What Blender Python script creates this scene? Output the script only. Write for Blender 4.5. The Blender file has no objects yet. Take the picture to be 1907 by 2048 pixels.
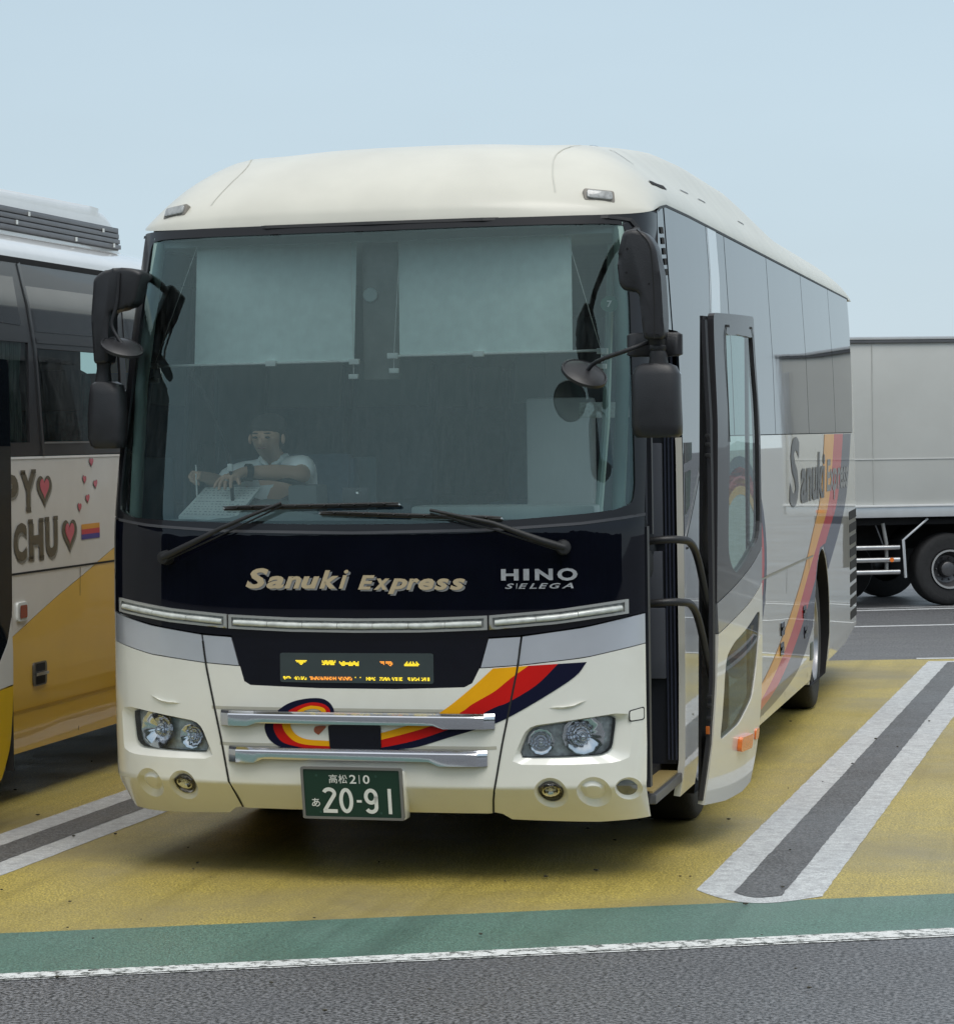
import bpy, bmesh, math, random
from mathutils import Vector, Matrix
from mathutils.geometry import tessellate_polygon
random.seed(7)
S = bpy.context.scene
COL = S.collection
# ------------------------------------------------------------------ camera
cam = bpy.data.cameras.new('camera'); camo = bpy.data.objects.new('camera', cam); COL.objects.link(camo)
YAW, PIT, ROL = 0.2953528, -0.0039121, -0.0143986
cy_, sy_ = math.cos(YAW), math.sin(YAW); cp_, sp_ = math.cos(PIT), math.sin(PIT)
fw = Vector((-sy_*cp_, cy_*cp_, sp_)); rt = Vector((cy_, sy_, 0)); up = rt.cross(fw)
r2 = rt*math.cos(ROL) + up*math.sin(ROL); u2 = -rt*math.sin(ROL) + up*math.cos(ROL)
M = Matrix((r2, u2, -fw)).transposed().to_4x4(); M.translation = Vector((3.0776, -12.2721, 1.9474))
camo.matrix_world = M
cam.sensor_fit = 'HORIZONTAL'; cam.sensor_width = 36; cam.lens = 5806.75*36/1907
cam.shift_x = (953.5-419.29)/1907; cam.shift_y = (901.37-1024)/1907
cam.clip_start = .1; cam.clip_end = 3000
S.camera = camo
# ------------------------------------------------------------------ world + sun
SUN_EL, SUN_AZ = math.radians(62), math.radians(150)   # azimuth from +Y towards +X
w = bpy.data.worlds.new("World"); S.world = w; w.use_nodes = True
nt = w.node_tree; N = nt.nodes; L = nt.links; N.clear()
out = N.new('ShaderNodeOutputWorld'); bg = N.new('ShaderNodeBackground')
sky = N.new('ShaderNodeTexSky'); sky.sky_type = 'NISHITA'; sky.sun_disc = False
sky.sun_elevation = SUN_EL; sky.sun_rotation = SUN_AZ; sky.air_density = 1.0; sky.dust_density = 3
tc = N.new('ShaderNodeTexCoord'); sep = N.new('ShaderNodeSeparateXYZ'); L.new(tc.outputs['Generated'], sep.inputs[0])
ramp = N.new('ShaderNodeValToRGB'); cr = ramp.color_ramp
cr.elements[0].position = 0.0; cr.elements[0].color = (7.4, 8.8, 9.6, 1)
cr.elements[1].position = 1.0; cr.elements[1].color = (11.5, 12, 12.5, 1)
for p, c in ((.07, (6.8, 8.3, 9.4, 1)), (.15, (6.2, 7.7, 8.9, 1)), (.3, (6.3, 8.0, 9.8, 1)), (.55, (10.0, 10.8, 11.6, 1))):
    e = cr.elements.new(p); e.color = (c[0]*1.0, c[1]*1.01, c[2]*1.0, 1)
L.new(sep.outputs['Z'], ramp.inputs[0])
nz = N.new('ShaderNodeTexNoise'); nz.inputs['Scale'].default_value = 1.6; nz.inputs['Detail'].default_value = 5
mp = N.new('ShaderNodeMapping'); mp.inputs['Scale'].default_value = (1, 1, 4); L.new(tc.outputs['Generated'], mp.inputs[0]); L.new(mp.outputs[0], nz.inputs['Vector'])
mr = N.new('ShaderNodeMapRange'); mr.inputs['From Min'].default_value = .3; mr.inputs['From Max'].default_value = .7
mr.inputs['To Min'].default_value = .92; mr.inputs['To Max'].default_value = 1.06; L.new(nz.outputs['Fac'], mr.inputs[0])
mul = N.new('ShaderNodeVectorMath'); mul.operation = 'SCALE'; L.new(ramp.outputs[0], mul.inputs[0]); L.new(mr.outputs[0], mul.inputs['Scale'])
mix = N.new('ShaderNodeMix'); mix.data_type = 'RGBA'; mix.inputs[0].default_value = .88
L.new(sky.outputs[0], mix.inputs[6]); L.new(mul.outputs[0], mix.inputs[7])
L.new(mix.outputs[2], bg.inputs[0]); bg.inputs[1].default_value = 0.082; L.new(bg.outputs[0], out.inputs[0])
sun = bpy.data.lights.new('sun', 'SUN'); sun.energy = 1.5; sun.angle = math.radians(35); sun.color = (1, .97, .92)
suno = bpy.data.objects.new('sun', sun); COL.objects.link(suno)
sd_ = Vector((math.sin(SUN_AZ)*math.cos(SUN_EL), math.cos(SUN_AZ)*math.cos(SUN_EL), math.sin(SUN_EL)))
suno.rotation_euler = (-sd_).to_track_quat('-Z', 'Y').to_euler()
S.view_settings.view_transform = 'Standard'; S.view_settings.look = 'None'; S.view_settings.exposure = 0.14; S.view_settings.gamma = 1
S.render.engine = 'CYCLES'; S.cycles.max_bounces = 10; S.cycles.transparent_max_bounces = 16; S.cycles.caustics_reflective = False; S.cycles.caustics_refractive = False
S.cycles.use_denoising = True
# ------------------------------------------------------------------ helpers
def srgb(r, g, b):
    f = lambda c: (c/255/12.92) if c/255 <= .04045 else ((c/255+.055)/1.055)**2.4
    return (f(r), f(g), f(b))
def mat(name, col, rough=.5, metal=0, coat=0, coatr=.03, var=.06, vscale=6, bump=0, bscale=60, spec=.5, alpha=1, emit=None, estr=1, dirt=None, dirtscale=2, trans=0, ior=1.5):
    m = bpy.data.materials.new(name); m.use_nodes = True
    nt = m.node_tree; N = nt.nodes; L = nt.links; b = N['Principled BSDF']
    b.inputs['Roughness'].default_value = rough; b.inputs['Metallic'].default_value = metal
    b.inputs['Coat Weight'].default_value = coat; b.inputs['Coat Roughness'].default_value = coatr
    b.inputs['Specular IOR Level'].default_value = spec; b.inputs['Alpha'].default_value = alpha
    b.inputs['Transmission Weight'].default_value = trans; b.inputs['IOR'].default_value = ior
    tc = N.new('ShaderNodeTexCoord'); nz = N.new('ShaderNodeTexNoise'); nz.inputs['Scale'].default_value = vscale; nz.inputs['Detail'].default_value = 6
    L.new(tc.outputs['Object'], nz.inputs['Vector'])
    mr = N.new('ShaderNodeMapRange'); mr.inputs['From Min'].default_value = .3; mr.inputs['From Max'].default_value = .7
    mr.inputs['To Min'].default_value = 1-var; mr.inputs['To Max'].default_value = 1+var*.6; L.new(nz.outputs['Fac'], mr.inputs[0])
    sc = N.new('ShaderNodeVectorMath'); sc.operation = 'SCALE'; sc.inputs[0].default_value = col; L.new(mr.outputs[0], sc.inputs['Scale'])
    src = sc.outputs[0]
    if dirt:
        n2 = N.new('ShaderNodeTexNoise'); n2.inputs['Scale'].default_value = dirtscale; n2.inputs['Detail'].default_value = 8; n2.inputs['Roughness'].default_value = .65
        L.new(tc.outputs['Object'], n2.inputs['Vector'])
        m2 = N.new('ShaderNodeMapRange'); m2.inputs['From Min'].default_value = .45; m2.inputs['From Max'].default_value = .8; m2.inputs['To Max'].default_value = dirt[3]
        L.new(n2.outputs['Fac'], m2.inputs[0])
        mx = N.new('ShaderNodeMix'); mx.data_type = 'RGBA'; L.new(m2.outputs[0], mx.inputs[0]); L.new(src, mx.inputs[6]); mx.inputs[7].default_value = (*dirt[:3], 1)
        src = mx.outputs[2]
    L.new(src, b.inputs['Base Color'])
    if emit:
        b.inputs['Emission Color'].default_value = (*emit, 1); b.inputs['Emission Strength'].default_value = estr
    if bump:
        bp = N.new('ShaderNodeBump'); bp.inputs['Strength'].default_value = bump; bp.inputs['Distance'].default_value = .01
        n3 = N.new('ShaderNodeTexNoise'); n3.inputs['Scale'].default_value = bscale; n3.inputs['Detail'].default_value = 3
        L.new(tc.outputs['Object'], n3.inputs['Vector']); L.new(n3.outputs['Fac'], bp.inputs['Height']); L.new(bp.outputs[0], b.inputs['Normal'])
    return m
def glass(name, tint, ior=1.6, rough=.0, dirtamt=.05, dirtcol=(.5, .55, .55), refl=(1, 1, 1)):
    m = bpy.data.materials.new(name); m.use_nodes = True
    nt = m.node_tree; N = nt.nodes; L = nt.links; N.clear()
    o = N.new('ShaderNodeOutputMaterial'); t = N.new('ShaderNodeBsdfTransparent'); t.inputs[0].default_value = (*tint, 1)
    g = N.new('ShaderNodeBsdfGlossy'); g.inputs['Roughness'].default_value = rough; g.inputs[0].default_value = (*refl, 1)
    f = N.new('ShaderNodeFresnel'); f.inputs[0].default_value = ior
    mx = N.new('ShaderNodeMixShader'); L.new(f.outputs[0], mx.inputs[0]); L.new(t.outputs[0], mx.inputs[1]); L.new(g.outputs[0], mx.inputs[2])
    d = N.new('ShaderNodeBsdfDiffuse'); d.inputs[0].default_value = (*dirtcol, 1)
    tc = N.new('ShaderNodeTexCoord'); mp = N.new('ShaderNodeMapping'); mp.inputs['Scale'].default_value = (90, 30, 9)
    nz = N.new('ShaderNodeTexNoise'); nz.inputs['Scale'].default_value = 1; nz.inputs['Detail'].default_value = 5
    L.new(tc.outputs['Object'], mp.inputs[0]); L.new(mp.outputs[0], nz.inputs['Vector'])
    mr = N.new('ShaderNodeMapRange'); mr.inputs['From Min'].default_value = .35; mr.inputs['From Max'].default_value = .75; mr.inputs['To Max'].default_value = dirtamt*2
    L.new(nz.outputs['Fac'], mr.inputs[0])
    m2 = N.new('ShaderNodeMixShader'); L.new(mr.outputs[0], m2.inputs[0]); L.new(mx.outputs[0], m2.inputs[1]); L.new(d.outputs[0], m2.inputs[2])
    L.new(m2.outputs[0], o.inputs[0])
    return m
CREAM = (.80, .79, .715)
M_ = dict(
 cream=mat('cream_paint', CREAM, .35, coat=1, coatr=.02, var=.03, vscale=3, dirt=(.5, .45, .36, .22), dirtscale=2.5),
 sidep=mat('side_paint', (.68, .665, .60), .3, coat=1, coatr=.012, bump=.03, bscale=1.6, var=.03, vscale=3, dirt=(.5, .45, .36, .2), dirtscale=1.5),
 creamr=mat('roof_paint', (.60, .585, .505), .45, coat=.4, coatr=.2, var=.08, vscale=3, dirt=(.6, .58, .5, .3), dirtscale=9),
 black=mat('gloss_black_panel', (.003, .0035, .008), .3, coat=.8, coatr=.02, var=.2, spec=0),
 blackm=mat('black_rubber', (.012, .012, .013), .55, var=.2, bump=.1, bscale=80),
 blackp=mat('black_plastic', (.018, .018, .02), .42, var=.25, vscale=14, bump=.12, bscale=220),
 dark=mat('dark_void', (.006, .006, .007), .9),
 silver=mat('silver_paint', (.60, .62, .67), .34, metal=.5, coat=1, var=.05, vscale=5),
 chrome=mat('chrome', (.70, .71, .74), .10, metal=1, var=.02, vscale=30),
 alu=mat('brushed_metal', (.55, .55, .55), .3, metal=1, var=.15),
 gold=mat('champagne_lettering', (.50, .40, .25), .4, metal=.15, var=.03),
 goldsh=mat('lettering_shadow', (.20, .20, .20), .4, var=.05),
 navy=mat('navy_stripe', (.005, .006, .025), .5, spec=.15), red=mat('red_stripe', (.56, .008, .006), .5, spec=.2), orange=mat('orange_stripe', (.86, .40, .005), .5, spec=.2),
 lens=mat('frosted_lens', (.60, .62, .58), .25, coat=1, var=.25, vscale=30),
 amber=mat('amber_lens', (.85, .18, .01), .2, coat=1, var=.15, vscale=40),
 winglass=mat('tinted_window', (.008, .011, .015), .03, spec=.36, var=.1, bump=.10, bscale=1.1),
 rubber=mat('tyre_rubber', (.014, .014, .015), .75, var=.3, vscale=20, bump=.3, bscale=60),
 rim=mat('steel_rim', (.34, .34, .35), .3, metal=.9, var=.15),
 tgreen=mat('plate_green', (.004, .028, .014), .4, var=.05), pwhite=mat('plate_white', (.8, .82, .8), .4, var=.03),
 gasket=mat('panel_gap', (.01, .01, .01), .8),
 dash=mat('dashboard_grey', (.23, .27, .28), .6, var=.1), intgrey=mat('interior_grey', (.10, .15, .18), .8, var=.15), intlight=mat('interior_cream', (.36, .44, .44), .8, var=.08),
 seatf=mat('seat_fabric', (.05, .09, .14), .9, var=.15, vscale=30), linen=mat('headrest_linen', (.22, .28, .30), .9, var=.05),
 blind=mat('blind_fabric', (.80, .93, .90), .8, var=.07, vscale=20), whitep=mat('white_plastic', (.75, .78, .76), .4, var=.03),
 grey=mat('grey_trim', (.10, .105, .115), .5, var=.1),
)
M_['wind'] = glass('windscreen_glass', (.92, 1, .97), 1.76, 0, .012, refl=(.76, 1, .97))
M_['doorg'] = glass('door_glass', (.50, .68, .64), 1.5, 0, .03)
M_['smoke'] = glass('smoked_pane', (.12, .17, .17), 1.22, 0, .02)
M_['clear'] = glass('clear_lens', (.93, .95, .95), 1.45, .02, .02)
def link(o, parent=None):
    COL.objects.link(o)
    if parent: o.parent = parent
    return o
def thing(name, label, cat, loc=(0, 0, 0), rot=(0, 0, 0), group=None):
    o = bpy.data.objects.new(name, None); link(o); o.location = loc; o.rotation_euler = rot; o.empty_display_size = .1
    o['label'] = label; o['category'] = cat
    if group: o['group'] = group
    return o
def tag(o, label, cat, group=None):
    o['label'] = label; o['category'] = cat
    if group: o['group'] = group
def struct(o, kind='structure', label=None):
    o['kind'] = kind
    if label: o['label'] = label
    return o
def mk(name, verts, faces, m, parent=None, smooth=True, mats=None, fm=None, ln=None):
    me = bpy.data.meshes.new(name); me.from_pydata([tuple(v) for v in verts], [], faces)
    for mm in (mats or [m]): me.materials.append(mm)
    me.polygons.foreach_set('use_smooth', [smooth]*len(me.polygons))
    if fm: me.polygons.foreach_set('material_index', fm)
    me.update()
    if ln: me.normals_split_custom_set(ln)
    return link(bpy.data.objects.new(name, me), parent)
def bmobj(name, bm, m, parent=None, smooth=False, autos=None):
    me = bpy.data.meshes.new(name); bmesh.ops.recalc_face_normals(bm, faces=bm.faces); bm.to_mesh(me); bm.free()
    for mm in (m if isinstance(m, (list, tuple)) else [m]): me.materials.append(mm)
    if smooth:
        me.polygons.foreach_set('use_smooth', [True]*len(me.polygons))
        me.set_sharp_from_angle(angle=math.radians(autos or 35))
    me.update()
    return link(bpy.data.objects.new(name, me), parent)
def box(bm, x0, x1, y0, y1, z0, z1, bev=0, mi=0, mtx=None):
    r = bmesh.ops.create_cube(bm, size=1); vs = r['verts']
    for v in vs:
        v.co = Vector(((x0+x1)/2+v.co.x*(x1-x0), (y0+y1)/2+v.co.y*(y1-y0), (z0+z1)/2+v.co.z*(z1-z0)))
    fs = {f for v in vs for f in v.link_faces}
    if bev:
        es = list({e for v in vs for e in v.link_edges})
        rr = bmesh.ops.bevel(bm, geom=es, offset=bev, segments=2, affect='EDGES', profile=.6)
        fs = set(rr['faces']) | {f for v in rr['verts'] for f in v.link_faces}; vs = {v for f in fs for v in f.verts}
    for f in fs: f.material_index = mi
    if mtx is not None:
        for v in vs: v.co = mtx @ v.co
def boxo(name, x0, x1, y0, y1, z0, z1, m, parent=None, bev=.0, mtx=None):
    bm = bmesh.new(); box(bm, x0, x1, y0, y1, z0, z1, bev, mtx=mtx); return bmobj(name, bm, m, parent, smooth=bev > 0)
def tube(bm, pts, r, seg=8, cap=True, mi=0):
    pts = [Vector(p) for p in pts]; rs = r if isinstance(r, (list, tuple)) else [r]*len(pts); rings = []
    up = None
    for i, p in enumerate(pts):
        d = (pts[min(i+1, len(pts)-1)]-pts[max(i-1, 0)]).normalized()
        if up is None: up = Vector((0, 0, 1)) if abs(d.z) < .9 else Vector((1, 0, 0))
        a = d.cross(up).normalized(); b = a.cross(d).normalized(); up = b
        rings.append([bm.verts.new(p+(a*math.cos(t)+b*math.sin(t))*rs[i]) for t in [2*math.pi*k/seg for k in range(seg)]])
    for i in range(len(rings)-1):
        for k in range(seg):
            f = bm.faces.new((rings[i][k], rings[i][(k+1) % seg], rings[i+1][(k+1) % seg], rings[i+1][k])); f.material_index = mi
    if cap:
        bm.faces.new(rings[0][::-1]).material_index = mi; bm.faces.new(rings[-1]).material_index = mi
def tubeo(name, pts, r, m, parent=None, seg=8):
    bm = bmesh.new(); tube(bm, pts, r, seg); return bmobj(name, bm, m, parent, smooth=True, autos=50)
def lathe(bm, prof, center, axis='X', seg=32, mi=0, mis=None):
    # prof: (axial, radius)
    rings = []
    for a, r in prof:
        ring = []
        for k in range(seg):
            t = 2*math.pi*k/seg; c, s = r*math.cos(t), r*math.sin(t)
            p = {'X': (a, c, s), 'Y': (c, a, s), 'Z': (c, s, a)}[axis]
            ring.append(bm.verts.new(Vector(center)+Vector(p)))
        rings.append(ring)
    for i in range(len(rings)-1):
        for k in range(seg):
            f = bm.faces.new((rings[i][k], rings[i][(k+1) % seg], rings[i+1][(k+1) % seg], rings[i+1][k])); f.material_index = mis[i] if mis else mi
    return rings
def fillet(pts, r, n=5):
    o = []; k = len(pts)
    for i in range(k):
        p0, p, p1 = Vector(pts[i-1]), Vector(pts[i]), Vector(pts[(i+1) % k])
        a, b = (p0-p), (p1-p); rr = r[i] if isinstance(r, (list, tuple)) else r
        d = min(rr, a.length*.45, b.length*.45)
        if d < 1e-5: o.append(tuple(p)); continue
        A, B = p+a.normalized()*d, p+b.normalized()*d
        for j in range(n+1):
            t = j/n; o.append(tuple(A*(1-t)**2+p*2*t*(1-t)+B*t*t))
    return o
def catmull(pts, n=6, closed=False):
    P = [Vector(p) for p in pts]; k = len(P); o = []
    for i in range(k if closed else k-1):
        p0 = P[i-1] if (closed or i > 0) else P[0]*2-P[1]; p1 = P[i]; p2 = P[(i+1) % k]; p3 = P[(i+2) % k] if (closed or i+2 < k) else P[-1]*2-P[-2]
        for j in range(n):
            t = j/n; o.append(tuple(.5*((2*p1)+(p2-p0)*t+(2*p0-5*p1+4*p2-p3)*t*t+(3*p1-p0-3*p2+p3)*t**3)))
    if not closed: o.append(tuple(P[-1]))
    return o
def prism(bm, poly, y0, y1, bev=0, mi=0, plane='XZ'):
    """polygon extruded along the third axis"""
    def P(u, v, d): return {'XZ': (u, d, v), 'YZ': (d, u, v), 'XY': (u, v, d)}[plane]
    vs = [bm.verts.new(P(u, v, y0)) for u, v in poly]; f = bm.faces.new(vs)
    r = bmesh.ops.extrude_face_region(bm, geom=[f]); nv = [g for g in r['geom'] if isinstance(g, bmesh.types.BMVert)]
    d = Vector(P(0, 0, y1))-Vector(P(0, 0, y0))
    for v in nv: v.co += d
    fs = {f for v in nv for f in v.link_faces} | {f for v in vs for f in v.link_faces}
    if bev:
        es = [e for e in {e for v in nv+vs for e in v.link_edges} if (e.verts[0] in nv) == (e.verts[1] in nv)]
        rr = bmesh.ops.bevel(bm, geom=es, offset=bev, segments=3, affect='EDGES', profile=.5); fs = {f for f in fs if f.is_valid} | set(rr['faces'])
    for f in fs:
        if f.is_valid: f.material_index = mi
def prismo(name, poly, y0, y1, m, parent=None, bev=0, plane='XZ'):
    bm = bmesh.new(); prism(bm, poly, y0, y1, bev, plane=plane); return bmobj(name, bm, m, parent, smooth=True, autos=40)
# ---------------------------------------------------------------- coach body surface
def interp(x, xs, ys):
    if x <= xs[0]: return ys[0]
    for i in range(1, len(xs)):
        if x <= xs[i]:
            t = (x-xs[i-1])/(xs[i]-xs[i-1]); return ys[i-1]*(1-t)+ys[i]*t
    return ys[-1]
def sstep(a, b, x): t = max(0, min(1, (x-a)/(b-a))); return t*t*(3-2*t)
def Wz(z): return interp(z, [.24, .40, .8, 1.2, 1.85, 2.4, 3.02], [1.212, 1.240, 1.246, 1.247, 1.246, 1.23, 1.195])
def rake(z): return interp(z, [.24, .422, .432, .8, 1.2, 1.53, 1.62, 1.85, 2.2, 2.6, 3.02], [.185, .004, .0, .0, .004, .014, .032, .095, .19, .305, .437])
def F(x, z, n=2.8, b=.5):
    t = min(abs(x)/Wz(z), 1.0); return rake(z)+b*(1-(1-t**n)**(1/n))
def front(x, z, off=0):
    w_ = Wz(z); sg = 1 if x >= 0 else -1; x = sg*min(abs(x), w_*.99999)
    e = 3e-3
    xa, xb = max(-w_*.99999, x-e), min(w_*.99999, x+e)
    ez = .005 if .385 < z < .465 else .02; za = z-ez; zb = z+ez
    dx = Vector((xb-xa, F(xb, z)-F(xa, z), 0))
    t = x/w_
    dz = Vector((t*(Wz(zb)-Wz(za)), rake(zb)-rake(za), 2*ez))
    dz.normalize(); dx.normalize(); n = dx.cross(dz); n.normalize()
    if n.y > 0: n = -n
    p = Vector((x, F(x, z), z))
    return p+n*off, n
def sideR(y, z, off=0):
    e = .02; n = Vector((1, 0, -(Wz(z+e)-Wz(z-e))/(2*e))).normalized()
    p = Vector((Wz(z), y, z)); d = 0
    if y > 11.55:
        t = min(1, (y-11.55)/.4); d = .22*(1-math.sqrt(max(0, 1-t*t)))
        n = (n+Vector((0, 1, 0))*t*.9).normalized()
    p.x -= d
    return p+n*off, n
def sideL(y, z, off=0):
    p, n = sideR(y, z, off); return Vector((-p.x, p.y, p.z)), Vector((-n.x, n.y, n.z))
XC = [s*1.246*math.sin(math.pi/2*i/24) for i in range(24) for s in ((1, -1) if i else (1,))]
def patch(name, outer, fn, m, parent=None, holes=(), off=0, thick=0, cu=None, cv=None, parts=None):
    loops = [list(outer)]+[list(h) for h in holes]
    flat = [p for l in loops for p in l]
    tris = tessellate_polygon([[Vector((p[0], p[1], 0)) for p in l] for l in loops])
    bm = bmesh.new(); vs = [bm.verts.new((p[0], p[1], 0)) for p in flat]
    for t in tris:
        if len({*t}) == 3:
            a, b, c = [vs[i] for i in t]
            if abs((b.co-a.co).cross(c.co-a.co).z) < 1e-10: continue
            try: bm.faces.new((a, b, c))
            except ValueError: pass
    us = [p[0] for p in flat]; vv = [p[1] for p in flat]
    if cu is None: cu = XC if fn is front else [k*.5 for k in range(1, 24)]
    if cv is None: cv = [.24+.06*k for k in range(1, 47)]+([.416, .428, .34, .39] if fn is front else [])
    for u in cu:
        if min(us)+1e-4 < u < max(us)-1e-4: bmesh.ops.bisect_plane(bm, geom=bm.verts[:]+bm.edges[:]+bm.faces[:], plane_co=(u, 0, 0), plane_no=(1, 0, 0), dist=1e-6)
    for v in cv:
        if min(vv)+1e-4 < v < max(vv)-1e-4: bmesh.ops.bisect_plane(bm, geom=bm.verts[:]+bm.edges[:]+bm.faces[:], plane_co=(0, v, 0), plane_no=(0, 1, 0), dist=1e-6)
    bm.verts.ensure_lookup_table(); bm.verts.index_update()
    V = []; NN = []
    for v in bm.verts:
        p, n = fn(v.co.x, v.co.y, off); V.append(p); NN.append(n)
    faces = []; ln = []
    for f in bm.faces:
        idx = [v.index for v in f.verts]
        a, b, c = V[idx[0]], V[idx[1]], V[idx[2]]
        g = Vector((0, 0, 0))
        for i in range(len(idx)): g += V[idx[i]].cross(V[idx[(i+1) % len(idx)]])
        if g.dot(NN[idx[0]]) < 0: idx = idx[::-1]
        faces.append(idx); ln += [NN[i] for i in idx]
    if thick:
        k = len(V); mp = {}
        for e in bm.edges:
            if len(e.link_faces) == 1:
                for v in e.verts:
                    if v.index not in mp:
                        mp[v.index] = len(V); V.append(fn(v.co.x, v.co.y, off-thick)[0])
                a, b = e.verts[0].index, e.verts[1].index
                cf = e.link_faces[0].calc_center_median(); mid = (e.verts[0].co+e.verts[1].co)/2
                q = [a, b, mp[b], mp[a]]
                fnm = (V[b]-V[a]).cross(V[mp[a]]-V[a]); outd = mid-cf
                pc = fn(cf.x, cf.y, off)[0]; pm = (V[a]+V[b])/2
                if fnm.dot(pm-pc) < 0: q = q[::-1]; fnm = -fnm
                if fnm.length > 1e-12: fnm.normalize()
                faces.append(q); ln += [fnm]*4
    bm.free()
    return mk(name, V, faces, m, parent, True, ln=ln)
def loft2(name, A, B, fn, offA, offB, m, parent=None):
    n = len(A); V = [fn(*p, offA)[0] for p in A]+[fn(*p, offB)[0] for p in B]
    return mk(name, V, [(i, (i+1) % n, n+(i+1) % n, n+i) for i in range(n)], m, parent, True)
def resample(poly, n, c=None):
    """closed outline resampled by angle around its centre"""
    c = c or (sum(p[0] for p in poly)/len(poly), sum(p[1] for p in poly)/len(poly)); o = []
    for k in range(n):
        a = 2*math.pi*k/n; dx, dy = math.cos(a), math.sin(a); best = 0
        for i in range(len(poly)):
            x1, y1 = poly[i][0]-c[0], poly[i][1]-c[1]; x2, y2 = poly[(i+1) % len(poly)][0]-c[0], poly[(i+1) % len(poly)][1]-c[1]
            den = dx*(y2-y1)-dy*(x2-x1)
            if abs(den) < 1e-12: continue
            t = (x1*(y2-y1)-y1*(x2-x1))/den; s = (x1*dy-y1*dx)/den
            if t > 0 and -1e-9 <= s <= 1+1e-9: best = max(best, t)
        o.append((c[0]+dx*best, c[1]+dy*best))
    return o
def circ(cx, cz, r, n=32): return [(cx+r*math.cos(2*math.pi*k/n), cz+r*math.sin(2*math.pi*k/n)) for k in range(n)]
def mirror(poly): return [(-x, z) for x, z in poly][::-1]
def text2d(s, bold=0, shear=0, space=1):
    c = bpy.data.curves.new('t', 'FONT'); c.body = s; c.offset = bold; c.shear = shear; c.space_character = space; c.resolution_u = 3
    o = bpy.data.objects.new('t', c); COL.objects.link(o); dg = bpy.context.evaluated_depsgraph_get(); dg.update()
    me = bpy.data.meshes.new_from_object(o.evaluated_get(dg)); V = [(v.co.x, v.co.y) for v in me.vertices]; Fc = [tuple(p.vertices) for p in me.polygons]
    bpy.data.objects.remove(o); bpy.data.meshes.remove(me); bpy.data.curves.remove(c)
    return V, Fc
def text_on(name, s, fn, x0, x1, z0, z1, m, parent=None, off=.004, bold=0, shear=0, dx=0, dz=0, flipu=False, thick=0, space=1):
    V, Fc = text2d(s, bold, shear, space); a0, a1 = min(v[0] for v in V), max(v[0] for v in V); b0, b1 = min(v[1] for v in V), max(v[1] for v in V)
    W = [(x0+(v[0]-a0)/(a1-a0)*(x1-x0)+dx, z0+(v[1]-b0)/(b1-b0)*(z1-z0)+dz) for v in V]
    P = [fn(*p, off)[0] for p in W]
    nn = fn((x0+x1)/2, (z0+z1)/2)[1]
    FF = []
    for f in Fc:
        g = (P[f[1]]-P[f[0]]).cross(P[f[2]]-P[f[0]]); FF.append(f if g.dot(nn) >= 0 else f[::-1])
    return mk(name, P, FF, m, parent, False)
def ribbon(pts, wd):
    P = [Vector(p) for p in pts]; Lh, Rh = [], []
    for i, p in enumerate(P):
        a = (P[i]-P[i-1]).normalized() if i else (P[1]-P[0]).normalized(); b = (P[i+1]-P[i]).normalized() if i < len(P)-1 else a
        d = (a+b).normalized(); k = 1/max(.5, d.dot(a)); n = Vector((-d.y, d.x))*wd/2*k; Lh.append(p+n); Rh.append(p-n)
    return Lh, Rh
def ribbon_on(name, pts, wd, fn, m, parent=None, off=.004):
    Lh, Rh = ribbon(pts, wd); n = len(Lh); V = [fn(p.x, p.y, off)[0] for p in Lh]+[fn(p.x, p.y, off)[0] for p in Rh]
    return mk(name, V, [(i, i+1, n+i+1, n+i) for i in range(n-1)], m, parent, False)
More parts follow.
